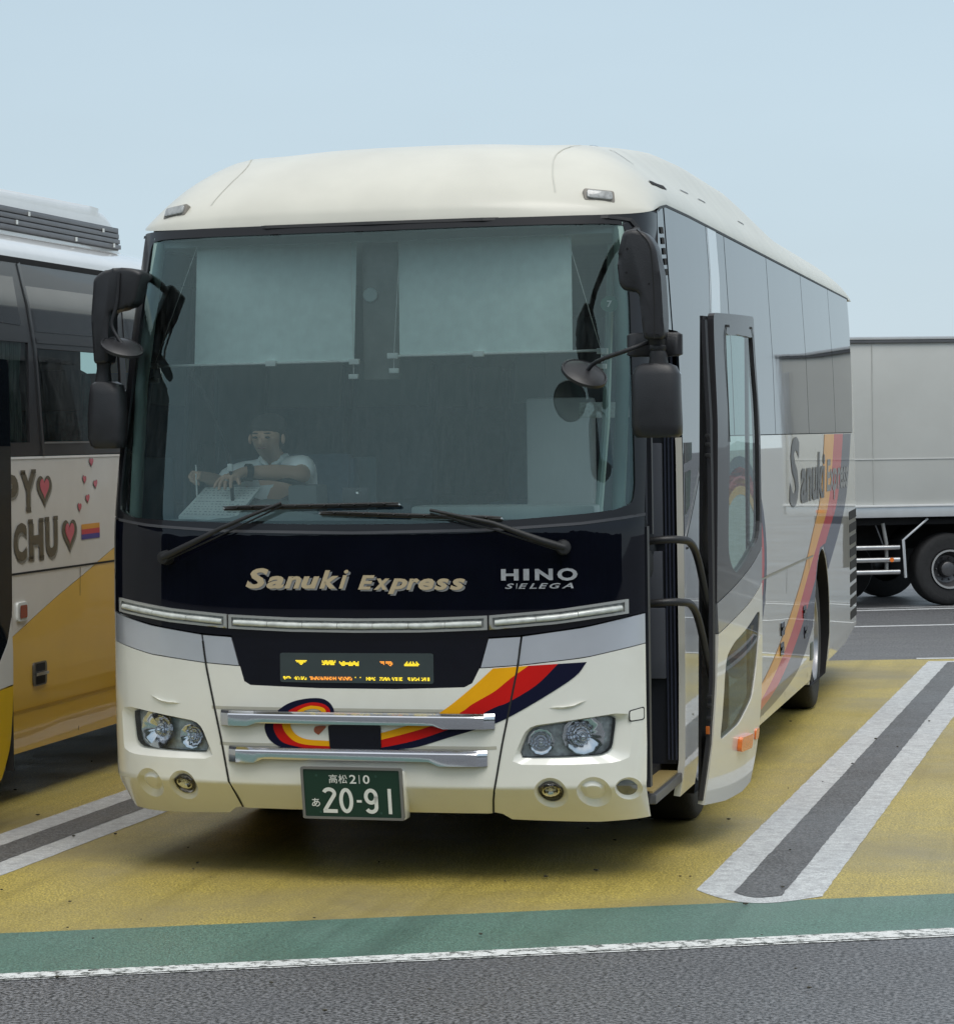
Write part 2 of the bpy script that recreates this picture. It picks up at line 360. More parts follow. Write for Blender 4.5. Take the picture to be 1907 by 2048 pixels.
# ---------------------------------------------------------------- ground
def ground_mat(name, base, worn=None, wornamt=0, spk=.35, sscale=260, rough=.55, stain=None, stainscale=.35, bumps=.6, wscale=9, thr=(.5, .62), tracks=False):
    m = bpy.data.materials.new(name); m.use_nodes = True
    nt = m.node_tree; N = nt.nodes; L = nt.links; b = N['Principled BSDF']; b.inputs['Roughness'].default_value = rough
    geo = N.new('ShaderNodeNewGeometry')
    def noise(sc, det=4, rg=.6):
        n = N.new('ShaderNodeTexNoise'); n.inputs['Scale'].default_value = sc; n.inputs['Detail'].default_value = det; n.inputs['Roughness'].default_value = rg
        L.new(geo.outputs['Position'], n.inputs['Vector']); return n.outputs['Fac']
    def rng(s, a, b_, c, d):
        r = N.new('ShaderNodeMapRange'); r.inputs['From Min'].default_value = a; r.inputs['From Max'].default_value = b_; r.inputs['To Min'].default_value = c; r.inputs['To Max'].default_value = d
        L.new(s, r.inputs[0]); return r.outputs[0]
    def mixc(f, a, c):
        x = N.new('ShaderNodeMix'); x.data_type = 'RGBA'; L.new(f, x.inputs[0])
        if isinstance(a, tuple): x.inputs[6].default_value = (*a, 1)
        else: L.new(a, x.inputs[6])
        x.inputs[7].default_value = (*c, 1); return x.outputs[2]
    cur = mixc(rng(noise(sscale, 2, .7), .41, .60, 0, 1), tuple(c*(1-spk) for c in base), tuple(min(1, c*(1+spk)) for c in base))
    cur = mixc(rng(noise(sscale*.45, 3, .7), .52, .72, 0, .55), cur, tuple(c*(1-spk*1.4) if spk < .6 else c*.3 for c in base))
    cur = mixc(rng(noise(1.1, 6, .6), .42, .72, 0, .4), cur, tuple(c*.72 for c in base))
    if stain: cur = mixc(rng(noise(stainscale, 6, .62), .44, .66, 0, stain[3]), cur, stain[:3])
    if tracks:
        mpn = N.new('ShaderNodeMapping'); mpn.inputs['Scale'].default_value = (2.6, .10, 1); L.new(geo.outputs['Position'], mpn.inputs[0])
        tn = N.new('ShaderNodeTexNoise'); tn.inputs['Scale'].default_value = 1.3; tn.inputs['Detail'].default_value = 7; tn.inputs['Roughness'].default_value = .7; L.new(mpn.outputs[0], tn.inputs['Vector'])
        cur = mixc(rng(tn.outputs['Fac'], .50, .68, 0, .5), cur, tuple(c*.45 for c in base))
        cur = mixc(rng(noise(2.3, 10, .75), .60, .72, 0, .5), cur, tuple(c*.5 for c in base))
    if worn: cur = mixc(rng(noise(wscale, 9, .78), thr[0], thr[1], 0, wornamt), cur, worn)
    L.new(cur, b.inputs['Base Color'])
    L.new(rng(noise(.7, 5, .6), .35, .7, rough-.14, rough+.14), b.inputs['Roughness'])
    bp = N.new('ShaderNodeBump'); bp.inputs['Strength'].default_value = bumps; bp.inputs['Distance'].default_value = .006
    L.new(noise(sscale*.7, 3, .7), bp.inputs['Height']); L.new(bp.outputs[0], b.inputs['Normal'])
    return m
G_asph = ground_mat('asphalt', (.118, .118, .122), spk=.97, sscale=58, rough=.5, stain=(.075, .078, .085, .5), bumps=1)
G_asphd = ground_mat('asphalt_dark', (.11, .11, .112), spk=.7, sscale=90, rough=.5, bumps=.8)
G_yel = ground_mat('yellow_coating', (.45, .355, .085), spk=.5, sscale=105, rough=.45, stain=(.25, .205, .10, .85), stainscale=.5, tracks=True)
G_grn = ground_mat('green_coating', (.098, .190, .15), spk=.45, sscale=105, rough=.42, stain=(.13, .2, .17, .4), stainscale=.8, tracks=True)
G_wht = ground_mat('white_marking', (.62, .64, .64), worn=(.30, .30, .31), wornamt=.85, spk=.25, sscale=110, rough=.5, wscale=14, thr=(.44, .66), stain=(.42, .42, .42, .6))
G_whl = ground_mat('worn_white_line', (.74, .75, .73), worn=(.10, .11, .10), wornamt=1, spk=.1, sscale=160, rough=.55, wscale=18, thr=(.50, .56))
def flat(name, poly, z, m, label=None, rag=.003):
    q = []; rr = random.Random(len(name)+len(poly))
    for i, (x, y) in enumerate(poly):
        x2, y2 = poly[(i+1) % len(poly)]; d = math.hypot(x2-x, y2-y); n = max(1, min(260, int(d/.07)))
        for k in range(n):
            t = k/n; j = rr.gauss(0, rag*.5) if (rag and n > 1) else 0; q.append((x+(x2-x)*t-(y2-y)/max(d, 1e-6)*j, y+(y2-y)*t+(x2-x)/max(d, 1e-6)*j))
    poly = q
    o = mk(name, [(x, y, z) for x, y in poly], [tuple(range(len(poly)))], m, None, False); struct(o, 'structure', label); return o
bm = bmesh.new(); bmesh.ops.create_grid(bm, x_segments=2, y_segments=2, size=900); g = bmobj('ground', bm, G_asph); struct(g)
A26 = .4936
def gl(x): return -1.526+A26*(x+1.089)          # front edge of yellow / green band top
def wl1(x): return -2.345+.5212*(x+.774)
def wl2(x): return -2.474+.5075*(x+.724)
def yb(x): return 12.73+.31*(x-.963)
ye = flat('parking_bay_surface', [(-15, gl(-15)), (14, gl(14)), (14, yb(14)), (-15, yb(-15))], .0014, G_yel)
gr = flat('green_road_band', [(-15, wl1(-15)), (14, wl1(14)), (14, gl(14)), (-15, gl(-15))], .0018, G_grn)
wh = flat('road_edge_line', [(-15, wl2(-15)), (14, wl2(14)), (14, wl1(14)), (-15, wl1(-15))], .0028, G_whl)
def divider(name, dx, drift=.0232, y1=12.72):
    """white double line with asphalt between, rounded at the aisle end, squared to the bay depth"""
    def X(x, y): return x+dx+drift*y
    s = .4936
    ye_ = lambda x: .12+A26*(x-1.44)*0+ (dx)*A26
    y0 = ye_(0)
    yend = 12.72+.31*(dx)
    outer = [(X(1.437, y0), y0)]
    outer += [(X(1.437+.53*t, 0), y0-.30*math.sin(math.pi*t)*.9-.07*t) for t in [k/10 for k in range(1, 10)]]
    outer += [(X(1.968, y0), y0-.07), (X(1.968, yend), yend+.16), (X(1.437, yend), yend)]
    o1 = flat('parking_line', outer, .0032, G_wht)
    inner = [(X(1.60, y0), y0-.04)]+[(X(1.60+.205*t, 0), y0-.04-.1*math.sin(math.pi*t)-.05*t) for t in [k/6 for k in range(1, 6)]]+[(X(1.805, y0), y0-.09), (X(1.805, yend-.1), yend-.05), (X(1.6, yend-.1), yend-.1)]
    flat('asphalt_strip', inner, .0050, G_asphd)
divider('r', 0); divider('l', -3.6); divider('rr', 3.6); divider('ll', -7.2)
yl = flat('white_end_line', [(1.62, yb(1.62)-.02), (14, yb(14)-.02), (14, yb(14)+.12), (1.62, yb(1.62)+.12)], .0042, G_wht)
for k, (p, sl, wd) in enumerate((((.818, 16.95), .43, .17), ((.657, 19.55), .50, .20), ((.657, 19.95), .50, .09))):
    q = [(-30, p[1]+sl*(-30-p[0])), (30, p[1]+sl*(30-p[0])), (30, p[1]+sl*(30-p[0])+wd), (-30, p[1]+sl*(-30-p[0])+wd)]
    flat('lane_line', q, .003, G_wht)
# small grit lying on the paving
bm = bmesh.new()
for k in range(190):
    x = random.uniform(-3, 4.5); y = random.uniform(-5, 9); r = random.uniform(.004, .011)
    res = bmesh.ops.create_icosphere(bm, subdivisions=1, radius=r)
    for v in res['verts']: v.co = Vector((v.co.x*random.uniform(.8, 1.6)+x, v.co.y+y, v.co.z*.5+.012))
gt = bmobj('road_grit', bm, mat('grit', (.05, .045, .03), .9)); struct(gt, 'stuff', 'small dark grit scattered on the paving'); gt['category'] = 'grit'
# dark wooded rise across the lot, behind the viewer (seen only mirrored in the glass)
bm = bmesh.new(); pr = []
for k in range(121):
    x = -150+300*k/120; h = 11+2.2*math.sin(x*.05)+1.1*math.sin(x*.17+1)+.9*random.random(); pr.append((x, h))
V = []; 
for x, h in pr: V += [(x, -52, 0), (x, -53-random.random()*2, h*.7), (x, -56, h)]
fc = []
for k in range(120):
    for j in range(2): a = k*3+j; fc.append((a, a+3, a+4, a+1))
hl = mk('hills', V, fc, mat('wooded_slope', (.022, .035, .02), .9, var=.5, vscale=.4)); struct(hl)
# ---------------------------------------------------------------- MAIN COACH
coach = thing('coach', 'cream coach with open side door and red, orange and navy swirl on its nose', 'coach')
C = M_['cream']
def zT(x):  # lower edge of the black mask
    return interp(abs(x), [0, .57, .715, .98, 1.2, 1.25], [1.067, 1.075, 1.083, 1.119, 1.168, 1.178])
def zS(x):  # lower edge of the silver band
    return interp(abs(x), [0, .53, .70, .98, 1.2, 1.25], [.935, .943, .954, .985, 1.033, 1.045])
def zM(x):  # windscreen seam
    return interp(abs(x), [0, .6, .98, 1.17, 1.25], [1.53, 1.54, 1.563, 1.588, 1.603])
def curve(fn, x0, x1, n=16): return [(x0+(x1-x0)*k/n, fn(x0+(x1-x0)*k/n)) for k in range(n+1)]
XL, XR = -1.246, 1.211
g_ = .004
seam = [(.717, 1.083), (.700, .950), (.657, .745), (.627, .604), (.598, .44), (.578, .37), (.566, .31)]
seamL = [(-x, z) for x, z in seam]; seamR = seam
def sx(z): return interp(z, [.25, .31, .37, .44, .604, .745, .95, 1.083], [.56, .566, .578, .598, .627, .657, .70, .717])
seg = lambda z0, z1, sg, off, n=10: [(sg*sx(z0+(z1-z0)*k/n)+off, z0+(z1-z0)*k/n) for k in range(n+1)]
# headlamp outlines
HL = fillet([(-1.112, .728), (-1.066, .731), (-.843, .699), (-.769, .688), (-.742, .666), (-.705, .575), (-.715, .558), (-.905, .561), (-1.055, .566), (-1.092, .588)], .02, 3)
RC = fillet([(-1.160, .735), (-1.110, .745), (-.843, .709), (-.757, .697), (-.725, .67), (-.672, .55), (-.675, .530), (-.90, .527), (-1.08, .530), (-1.150, .545)], .02, 3)
HR, RR = mirror(HL), mirror(RC)
FOG, DUM, CLR = (.828, .403), (1.004, .403), (1.140, .412)
# centre panel
cen = curve(zS, -.70+g_, .70-g_, 20)[::-1]+seg(.954, .305, -1, g_)[1:]+[(-.54, .303), (.54, .303)]+seg(.305, .954, 1, -g_)[:-1]
dest = [(-.578, 1.085), (-.537, .935), (-.518, .878), (-.490, .862), (-.17, .852), (.17, .852), (.471, .862), (.505, .880), (.537, .94), (.580, 1.085)]
cenh = [(-.536, zS(.536)), (-.518, .878), (-.490, .862), (-.17, .852), (.17, .852), (.471, .862), (.505, .880), (.536, zS(.536))]
cen = [(.70-g_, zS(.7))]+[(x, zS(x)) for x in (.65, .6, .5375)]+cenh[::-1][1:-1]+[(x, zS(x)) for x in (-.5375, -.6, -.65)]+[(-.70+g_, zS(.7))]+seg(.954, .305, -1, g_)[1:]+[(-.54, .303), (.54, .303)]+seg(.305, .954, 1, -g_)[:-1]
o = patch('front_panel', cen, front, C, coach, thick=.02)
def corner(sg, x_end):
    P = [(x, zS(x)) for x in [.70+g_+(x_end-.70-g_)*k/12 for k in range(13)]]
    P += [(x_end, .6), (x_end-.003, .45), (min(x_end, 1.195), .262), (1.0, .258), (.64, .275), (.605, .302)]+[(x, z) for x, z in seg(.31, .94, 1, g_)]
    return P if sg > 0 else mirror(P)
for sg, xe in ((-1, 1.246), (1, XR)):
    rec = RC if sg < 0 else RR; hl_ = HL if sg < 0 else HR
    recs = resample(rec, 56, (-.92*-1*sg if sg > 0 else -.92, .63)) if False else resample(rec, 56, (sg*.92, .63)); his = resample(hl_, 56, (sg*.92, .63))
    holes = [recs, circ(sg*FOG[0], FOG[1], .070), circ(sg*DUM[0], DUM[1], .070)]
    if sg > 0: holes.append(circ(CLR[0], CLR[1], .052))
    cp = patch('corner_panel', corner(sg, xe), front, C, coach, holes=holes, thick=.02)
    loft2('lamp_recess', recs, his, front, 0, -.03, C, cp)
    hm = thing('headlight', None, None) if False else None
    hd = patch('headlight', his, front, M_['clear'], coach, off=-.022)
    hb = patch('housing', his, front, mat('lamp_housing', (.72, .75, .75), .3, metal=.1, coat=1, var=.5, vscale=30, bump=.5, bscale=45), hd, off=-.058)
    loft2('housing_wall', his, his, front, -.028, -.058, M_['blackm'], hd)
    bm = bmesh.new(); c0, n0 = front(sg*.965, .632, -.083)
    rot = n0.to_track_quat('Z', 'Y').to_matrix()
    def bowl(bm, cx, cz, R, dep, mi=0, ribs=True):
        c0, n0 = front(cx, cz, -.057); q = n0.to_track_quat('Z', 'Y').to_matrix(); prev = None
        for j in range(9):
            rr = R*(1-j/9.0*.85); zz = dep*(1-(j/8)**1.6)
            ring = []
            for k in range(48):
                t = 2*math.pi*k/48; r_ = rr*(1+(.035 if (k % 4 < 2 and ribs and j < 8) else 0))
                ring.append(bm.verts.new(c0+q @ Vector((r_*math.cos(t), r_*math.sin(t)*.96, zz))))
            if prev:
                for k in range(48): bm.faces.new((prev[k], prev[(k+1) % 48], ring[(k+1) % 48], ring[k])).material_index = mi
            prev = ring
        bm.faces.new(prev)
        s_ = bmesh.ops.create_uvsphere(bm, u_segments=12, v_segments=8, radius=R*.26)
        for v in s_['verts']: v.co = c0+q @ (v.co+Vector((0, -.1*R, dep*.35)))
    bowl(bm, sg*.975, .650, .090, .026); bmobj('reflector', bm, M_['chrome'], hd, smooth=True, autos=25)
    bm = bmesh.new(); bowl(bm, sg*.795, .624, .056, .024); bmobj('reflector', bm, M_['chrome'], hd, smooth=True, autos=25)
    # round recesses
    def rnd(cx, cz, r0, r1, dep): return loft2('lamp_bezel', circ(cx, cz, r0), circ(cx, cz, r1), front, 0, -dep, C, cp)
    rnd(sg*FOG[0], FOG[1], .070, .052, .018)
    fo = patch('fog_lamp', circ(sg*FOG[0], FOG[1], .046), front, M_['clear'], coach, off=-.012)
    loft2('bezel', circ(sg*FOG[0], FOG[1], .053), circ(sg*FOG[0], FOG[1], .046), front, -.016, -.008, mat('dark_bezel', (.05, .045, .04), .4), fo)
    patch('lamp_back', circ(sg*FOG[0], FOG[1], .051), front, mat('warm_reflector', (.50, .46, .44), .22, metal=1, var=.6, vscale=60, bump=.6, bscale=60), fo, off=-.03)
    bm = bmesh.new(); bowl(bm, sg*FOG[0], FOG[1], .036, .02); bmo = bmobj('reflector', bm, M_['chrome'], fo, smooth=True, autos=25)
    for v in bmo.data.vertices: v.co += front(sg*FOG[0], FOG[1])[1]*.026
    rnd(sg*DUM[0], DUM[1], .070, .050, .022)
    loft2('blank_cap', circ(sg*DUM[0], DUM[1], .050), circ(sg*DUM[0], DUM[1], .030), front, -.022, -.014, C, cp)
    patch('blank_cap', circ(sg*DUM[0], DUM[1], .030), front, C, cp, off=-.014)
    if sg > 0:
        rnd(CLR[0], CLR[1], .052, .040, .015)
        patch('corner_lamp', circ(CLR[0], CLR[1], .040), front, mat('smoked_lens', (.10, .11, .11), .15, coat=1, var=.3, vscale=30), coach, off=-.013)
        cap = fillet([(1.151, .748), (1.200, .760), (1.200, .712), (1.151, .708)], .008, 3); capo = fillet([(1.147, .752), (1.204, .765), (1.204, .708), (1.147, .703)], .009, 3)
        patch('cap_gap', capo, front, M_['gasket'], coach, off=.0015); patch('towing_cap', cap, front, C, coach, off=.003, thick=.002)
    # raised blade crease over the headlamp
    bl = catmull([(.828, .773), (.90, .778), (.985, .803)], 5)+catmull([(.985, .803), (.93, .7765), (.87, .768), (.828, .773)], 5)[1:-1]
    n_ = len(bl); bc = (.915, .782); bl2 = [(sg*x, z) for x, z in bl]
    V_ = [front(*p, .001)[0] for p in bl2]; k_ = len(V_); top = catmull([(.85, .7745), (.915, .7785), (.965, .792)], 4)
    V2 = [front(sg*(.915+(abs(p[0])-.915)*.6), .7815+(p[1]-.7815)*.6+.001, .009)[0] for p in bl2]
    mk('brow_crease', V_+V2, [(i, (i+1) % k_, k_+(i+1) % k_, k_+i) for i in range(k_)]+[tuple(range(k_, 2*k_))], C, cp, True)
# silver band
def band(x0, x1, n=8): return [(x, zT(x)-.004) for x in [x0+(x1-x0)*k/n for k in range(n+1)]]+[(x, zS(x)+.004) for x in [x1+(x0-x1)*k/n for k in range(n+1)]]
for sg, xe in ((-1, -1.246), (1, XR)):
    a = [(sg*.722, zT(.72)-.004)]+[(sg*(.722+(abs(xe)-.722)*k/12), zT(.722+(abs(xe)-.722)*k/12)-.004) for k in range(1, 13)]+[(sg*(abs(xe)-(abs(xe)-.705)*k/12), zS(abs(xe)-(abs(xe)-.705)*k/12)+.004) for k in range(13)]
    patch('silver_band', a, front, M_['silver'], coach, thick=.015)
    patch('silver_band', [(sg*.578, zT(.57)-.004), (sg*.713, zT(.71)-.004), (sg*.697, zS(.7)+.004), (sg*.543, zS(.54)+.004)], front, M_['silver'], coach, thick=.015)
# backing behind the gaps
patch('front_backing', [(-1.24, 1.6), (XR, 1.6), (XR, .8), (1.19, .32), (-1.17, .32), (-1.23, .8)], front, M_['gasket'], coach, off=-.095)
# black mask
mask = [(x, zM(x)-.006) for x in [XL+(XR-XL)*k/24 for k in range(25)]]+[(x, zT(x)+.003) for x in [XR+(XL-XR)*k/24 for k in range(25)]]
patch('black_mask', mask, front, M_['black'], coach, thick=.015)
sgn = patch('destination_sign', dest, front, M_['black'], coach, off=-.004, thick=.02)
patch('display', fillet([(-.350, 1.006), (.338, 1.008), (.338, .876), (-.350, .877)], .012, 3), front, mat('display_glass', (.035, .05, .05), .15, coat=1, var=.1), sgn, off=-.001)
LEDY = mat('amber_led', (.9, .6, .02), .5, emit=(1, .78, .04), estr=.85, var=.02); LEDO = mat('orange_led', (.9, .3, .02), .5, emit=(1, .36, .06), estr=.85, var=.02)
def leds(rows, x0, x1, z0, px, m, prm):
    """lit diodes: rows of characters, each x is one lit dot"""
    V = []; Fc = []
    for (r, s) in rows:
        for i, ch in enumerate(s):
            if ch != ' ':
                x = x0+i*px; z = z0-r*px
                b = len(V)
                for a, c in ((0, 0), (.82, 0), (.82, .82), (0, .82)): V.append(front(x+a*px, z+c*px, .002)[0])
                Fc.append((b, b+1, b+2, b+3))
    return mk('lit_dots', V, Fc, m, prm, False)
dp = .0052
leds([(0, 'xxxxxxxxxx'), (1, ' xxxxxxxx '), (2, '   xxxx'), (3, '    xx')], -.278, 0, .970, dp, LEDY, sgn)
leds([(0, 'x xxx xxxx x'), (1, 'xxxxxxxxxxxx'), (2, ' xxxxxxxxxx '), (3, 'xxx xx xxxx')], -.158, 0, .970, dp, LEDY, sgn)
leds([(0, 'x  xx    x  xx  x'), (1, 'xxxxxxxxxxxxxxxxx'), (2, ' xxxxxxxxxxxxxxxx'), (3, '  xxx   xxxx  xxx')], -.080, 0, .967, dp, LEDY, sgn)
leds([(0, 'xxxx xxxxx'), (1, ' xxx xxxxxx'), (2, '   x   x xx'), (3, '        xx')], .102, 0, .968, dp, LEDO, sgn)
leds([(0, '  x  x x  x'), (1, ' xx xx xx xx'), (2, 'xxxxxxxxxxxxx'), (3, 'xxxxxxxxxxxx')], .210, 0, .968, dp, LEDY, sgn)
for (s1, s2, s3, x, m_) in (('xx xxx', 'xxxx xx', ' x    ', -.335, LEDY), (' x x  x x  ', 'xxx x xxx x', ' xx x xx xx', -.285, LEDY), ('xxx  xx x x ', ' xxxxxxx xxx', ' xx xx xx xx', -.215, LEDO), ('xx x xx x x', 'xxxxxx xxxx', 'x xx xx x x', -.150, LEDO), ('x xx xx xxx ', 'xxx x xxxx x', ' xx xx xx xx', -.085, LEDO), ('x', ' ', ' ', -.01, LEDY), ('x', ' ', ' ', .012, LEDY),
    ('x xx x x', 'xxxxxxx ', 'x xx  xx', .040, LEDY), ('xxx xx x ', ' x xxxxxx', 'x xx xx x', .100, LEDY), ('x xxx xxx', 'xx xx xx ', ' x xx xxx', .155, LEDY), ('xx x xx  x', 'xx xxx xxx', ' x xx xx x', .225, LEDY), ('x xx xx', ' xxx xx', 'xx x xx', .285, LEDY)):
    leds([(0, s1), (1, s2), (2, s3)], x, 0, .899, dp, m_, sgn)
# light strip: three sections
def strip(x0, x1):
    zt = lambda x: interp(abs(x), [0, .3, .58, .87, 1.15], [1.158, 1.161, 1.172, 1.196, 1.234])
    zb = lambda x: zt(x)-.0615
    n = 12; xs = [x0+(x1-x0)*k/n for k in range(n+1)]
    o_ = [(x, zt(x)) for x in xs]+[(x, zb(x)) for x in xs[::-1]]
    e = .012; xi = [x0+e*1.2+(x1-x0-2.4*e)*k/n for k in range(n+1)]
    i_ = [(x, zt(x)-.011) for x in xi]+[(x, zb(x)+.010) for x in xi[::-1]]
    fr = patch('light_strip', o_, front, mat('satin_trim', (.52, .52, .49), .3, metal=.6), coach, holes=[i_], off=.014, thick=.02)
    patch('strip_backing', i_, front, mat('dark_reflector', (.36, .37, .35), .3, metal=.4, var=.4, vscale=60), fr, off=.004)
    bm = bmesh.new(); nb = max(2, round((x1-x0)/.17))
    for k in range(nb):
        a = xi[0]+.010+(xi[-1]-xi[0]-.018)*k/nb; b = xi[0]+.008+(xi[-1]-xi[0]-.018)*(k+1)/nb
        tube(bm, [front(a+(b-a)*j/5, zt(a+(b-a)*j/5)-.034, .010)[0] for j in range(6)], [.0120, .0135, .0135, .0135, .0135, .0120], 8)
    bmobj('light_tube', bm, M_['lens'], fr, smooth=True, autos=60)
strip(-1.152, -.592); strip(-.584, .574); strip(.582, 1.146)
# windscreen frame and glass
gt_ = lambda sg: [(sg*1.178, 1.70), (sg*1.168, 1.90), (sg*1.155, 2.15), (sg*1.135, 2.5), (sg*1.108, 2.82)]
GL = fillet([(-1.179, 1.70), (-1.172, 1.63), (-1.09, 1.600), (-.84, 1.585), (-.51, 1.575), (-.17, 1.568), (.23, 1.568), (.64, 1.579), (.975, 1.604), (1.10, 1.618), (1.168, 1.645), (1.176, 1.72), (1.168, 1.90), (1.155, 2.15), (1.135, 2.5), (1.108, 2.82), (1.098, 2.872), (1.04, 2.878), (.5, 2.875), (0, 2.872), (-.5, 2.872), (-1.04, 2.876), (-1.10, 2.868), (-1.112, 2.82), (-1.137, 2.5), (-1.157, 2.15), (-1.170, 1.90)], .02, 2)
FRM = [(x, zM(x)+.004) for x in [XL+(XR-XL)*k/24 for k in range(25)]]+[(XR, 2.40), (XR, 2.957), (1.15, 2.935), (1.0, 2.918), (.8, 2.914), (.49, 2.911), (0, 2.912), (-.49, 2.912), (-1.19, 2.918), (-1.246, 2.7)]
wf = patch('windscreen_frame', FRM, front, mat('windscreen_surround', (.010, .010, .012), .35, coat=.35, spec=.2), coach, holes=[GL], thick=.03)
ws = patch('windscreen', GL, front, M_['wind'], coach, off=-.006)
rb = [(x, zM(x)) for x in [XL+(XR-XL)*k/30 for k in range(31)]]
ribbon_on('windscreen_seal', rb, .012, front, mat('seal_grey', (.06, .06, .065), .35), coach, off=.006)
# right upper corner (over the doorway)
UC = [(1.211, 2.40), (1.246, 2.40), (1.246, 2.96), (1.211, 2.955)]
patch('corner_pillar', UC, front, M_['winglass'], coach)
# thin black rubber round the windscreen top
ribbon_on('windscreen_rubber', [(-1.19, 2.905), (-.5, 2.905), (0, 2.905), (.5, 2.905), (1.03, 2.907), (1.12, 2.895), (1.155, 2.85), (1.172, 2.76)], .014, front, M_['blackm'], coach, off=.008)
# swirl on the nose
Z3 = lambda p: p
A_ = [(-.105, .742), (-.108, .763), (-.126, .790), (-.160, .807), (-.215, .808), (-.277, .797), (-.325, .778), (-.365, .750), (-.402, .722), (-.423, .690), (-.420, .655), (-.396, .617), (-.345, .590), (-.25, .574), (-.09, .570), (.08, .580), (.18, .592), (.268, .604), (.41, .648), (.555, .692), (.648, .728), (.80, .815), (.935, .905), (.985, .968)]
B_ = [(-.122, .742), (-.128, .765), (-.150, .782), (-.180, .789), (-.215, .789), (-.262, .776), (-.312, .752), (-.352, .725), (-.382, .692), (-.377, .655), (-.348, .617), (-.30, .600), (-.22, .590), (-.09, .590), (.04, .592), (.118, .600), (.24, .627), (.345, .660), (.46, .705), (.60, .776), (.655, .797), (.775, .870), (.868, .962)]
C_ = [(-.140, .742), (-.148, .762), (-.170, .772), (-.200, .775), (-.215, .775), (-.247, .765), (-.283, .745), (-.325, .722), (-.342, .700), (-.338, .672), (-.315, .640), (-.28, .615), (-.22, .603), (-.10, .600), (.0, .608), (.118, .635), (.212, .660), (.31, .690), (.45, .752), (.505, .790), (.60, .845), (.668, .900), (.745, .955)]
D_ = [(-.155, .742), (-.165, .752), (-.185, .760), (-.215, .760), (-.262, .745), (-.295, .725), (-.305, .700), (-.300, .672), (-.275, .645), (-.23, .628), (-.16, .624), (-.10, .624), (0, .640), (.118, .665), (.205, .690), (.28, .713), (.345, .742), (.39, .770), (.44, .808), (.52, .875), (.595, .944)]
def reg(P, Q, name, m, off):
    P, Q = catmull(P, 4), catmull(Q, 4); patch(name, P+Q[::-1], front, m, coach, off=off)
reg(A_, B_, 'navy_swirl', M_['navy'], .0022); reg(B_, C_, 'red_swirl', M_['red'], .0022); reg(C_, D_, 'orange_swirl', M_['orange'], .0022)
patch('swirl_tip', catmull([(-.178, .648), (-.198, .663), (-.19, .685), (-.145, .688), (-.15, .675), (-.178, .648)], 3)[:-1], front, mat('swirl_tip', (.35, .09, .04), .4), coach, off=.0022)
for sgm in (-1, 1): ribbon_on('panel_gap', [(sgm*sx(z), z) for z in [.31+.062*k for k in range(13)]], .008, front, M_['gasket'], coach, off=.0035)
# chrome bars
def bar(xa, xb, zt, zb, lip, name='chrome_bar'):
    bm = bmesh.new(); n = 28; rows = []
    xs = [xa+(xb-xa)*k/n for k in range(n+1)]
    for i, x in enumerate(xs):
        ed = min(1, min(i, n-i)/1.5+.25)
        ll = lip if (x < xa+.155 or x > xb-.225) else 0
        p = [(zt+.002, 0), (zt, .020*ed), (zt-.011, .034*ed), (zt-.016, .037*ed), (zb+.012, .0370*ed), (zb-ll, .0345*ed), (zb-ll-.002, 0)]
        rows.append([bm.verts.new(front(x, z, o_)[0]) for z, o_ in p])
    for i in range(n):
        for j in range(6): bm.faces.new((rows[i][j], rows[i+1][j], rows[i+1][j+1], rows[i][j+1]))
    bm.faces.new(rows[0]); bm.faces.new(rows[-1][::-1])
    b = bmobj(name, bm, M_['chrome'], coach, smooth=True, autos=18)
    ribbon_on('bar_groove_shade', [(-sx(zt)+.01 if False else xa-.045, zt+.012)]+[(x, zt+.010) for x in xs]+[(xb+.04, zt+.012)], .014, front, mat('groove_shade', (.45, .43, .35), .7), b, off=.001)  # flat strip, the groove's shade painted in its colour
bar(-.628, .600, .749, .698, .014); bar(-.592, .566, .590, .541, .018)
patch('camera_window', fillet([(-.134, .692), (.102, .694), (.104, .590), (-.126, .589)], .012, 3), front, M_['black'], coach, off=.006, thick=.006)
# licence plate
pl = thing('licence_plate', None, None); del pl['label']; del pl['category']; pl.parent = coach
PZ0, PZ1 = .292, .514
def platef(u, v, off=0):   # u,v in metres from the plate centre
    return Vector((-.016+u, -.075+.045*(.5-v/.22)*1.0-off, .402+v)), Vector((0, -1, 0))
def pquad(u0, u1, v0, v1, o0, r=.008): return fillet([(u0, v0), (u1, v0), (u1, v1), (u0, v1)], r, 3)
patch('plate', pquad(-.217, .217, -.108, .108, 0), platef, M_['tgreen'], pl, off=.004, thick=.004, cu=[0], cv=[0])
patch('plate_frame', pquad(-.226, .226, -.116, .116, 0, .012), platef, mat('plate_frame_grey', (.22, .21, .19), .35, metal=.5), pl, holes=[pquad(-.214, .214, -.105, .105, 0, .006)], off=.008, thick=.02, cu=[], cv=[])
def dig(name, pts, x, wd=.0165): ribbon_on(name, [(x+a, b) for a, b in pts], wd, platef, M_['pwhite'], pl, off=.006)
arc = lambda cx, cy, rx, ry, a0, a1, n=10: [(cx+rx*math.cos(math.radians(a0+(a1-a0)*k/n)), cy+ry*math.sin(math.radians(a0+(a1-a0)*k/n))) for k in range(n+1)]
zb_, zt_ = -.088, .024
dig('numeral', arc(0, -.002, .0235, .019, 165, -25, 12)+[(-.022, zb_+.012), (-.022, zb_+.008), (.034, zb_+.008)], -.103)
O_ = arc(0, -.032, .023, .048, 90, 450, 28)
Lh, Rh = ribbon(O_, .0165); Vv = [platef(-.028+p.x, p.y, .006)[0] for p in Lh[:-1]]+[platef(-.028+p.x, p.y, .006)[0] for p in Rh[:-1]]; n_ = len(Lh)-1
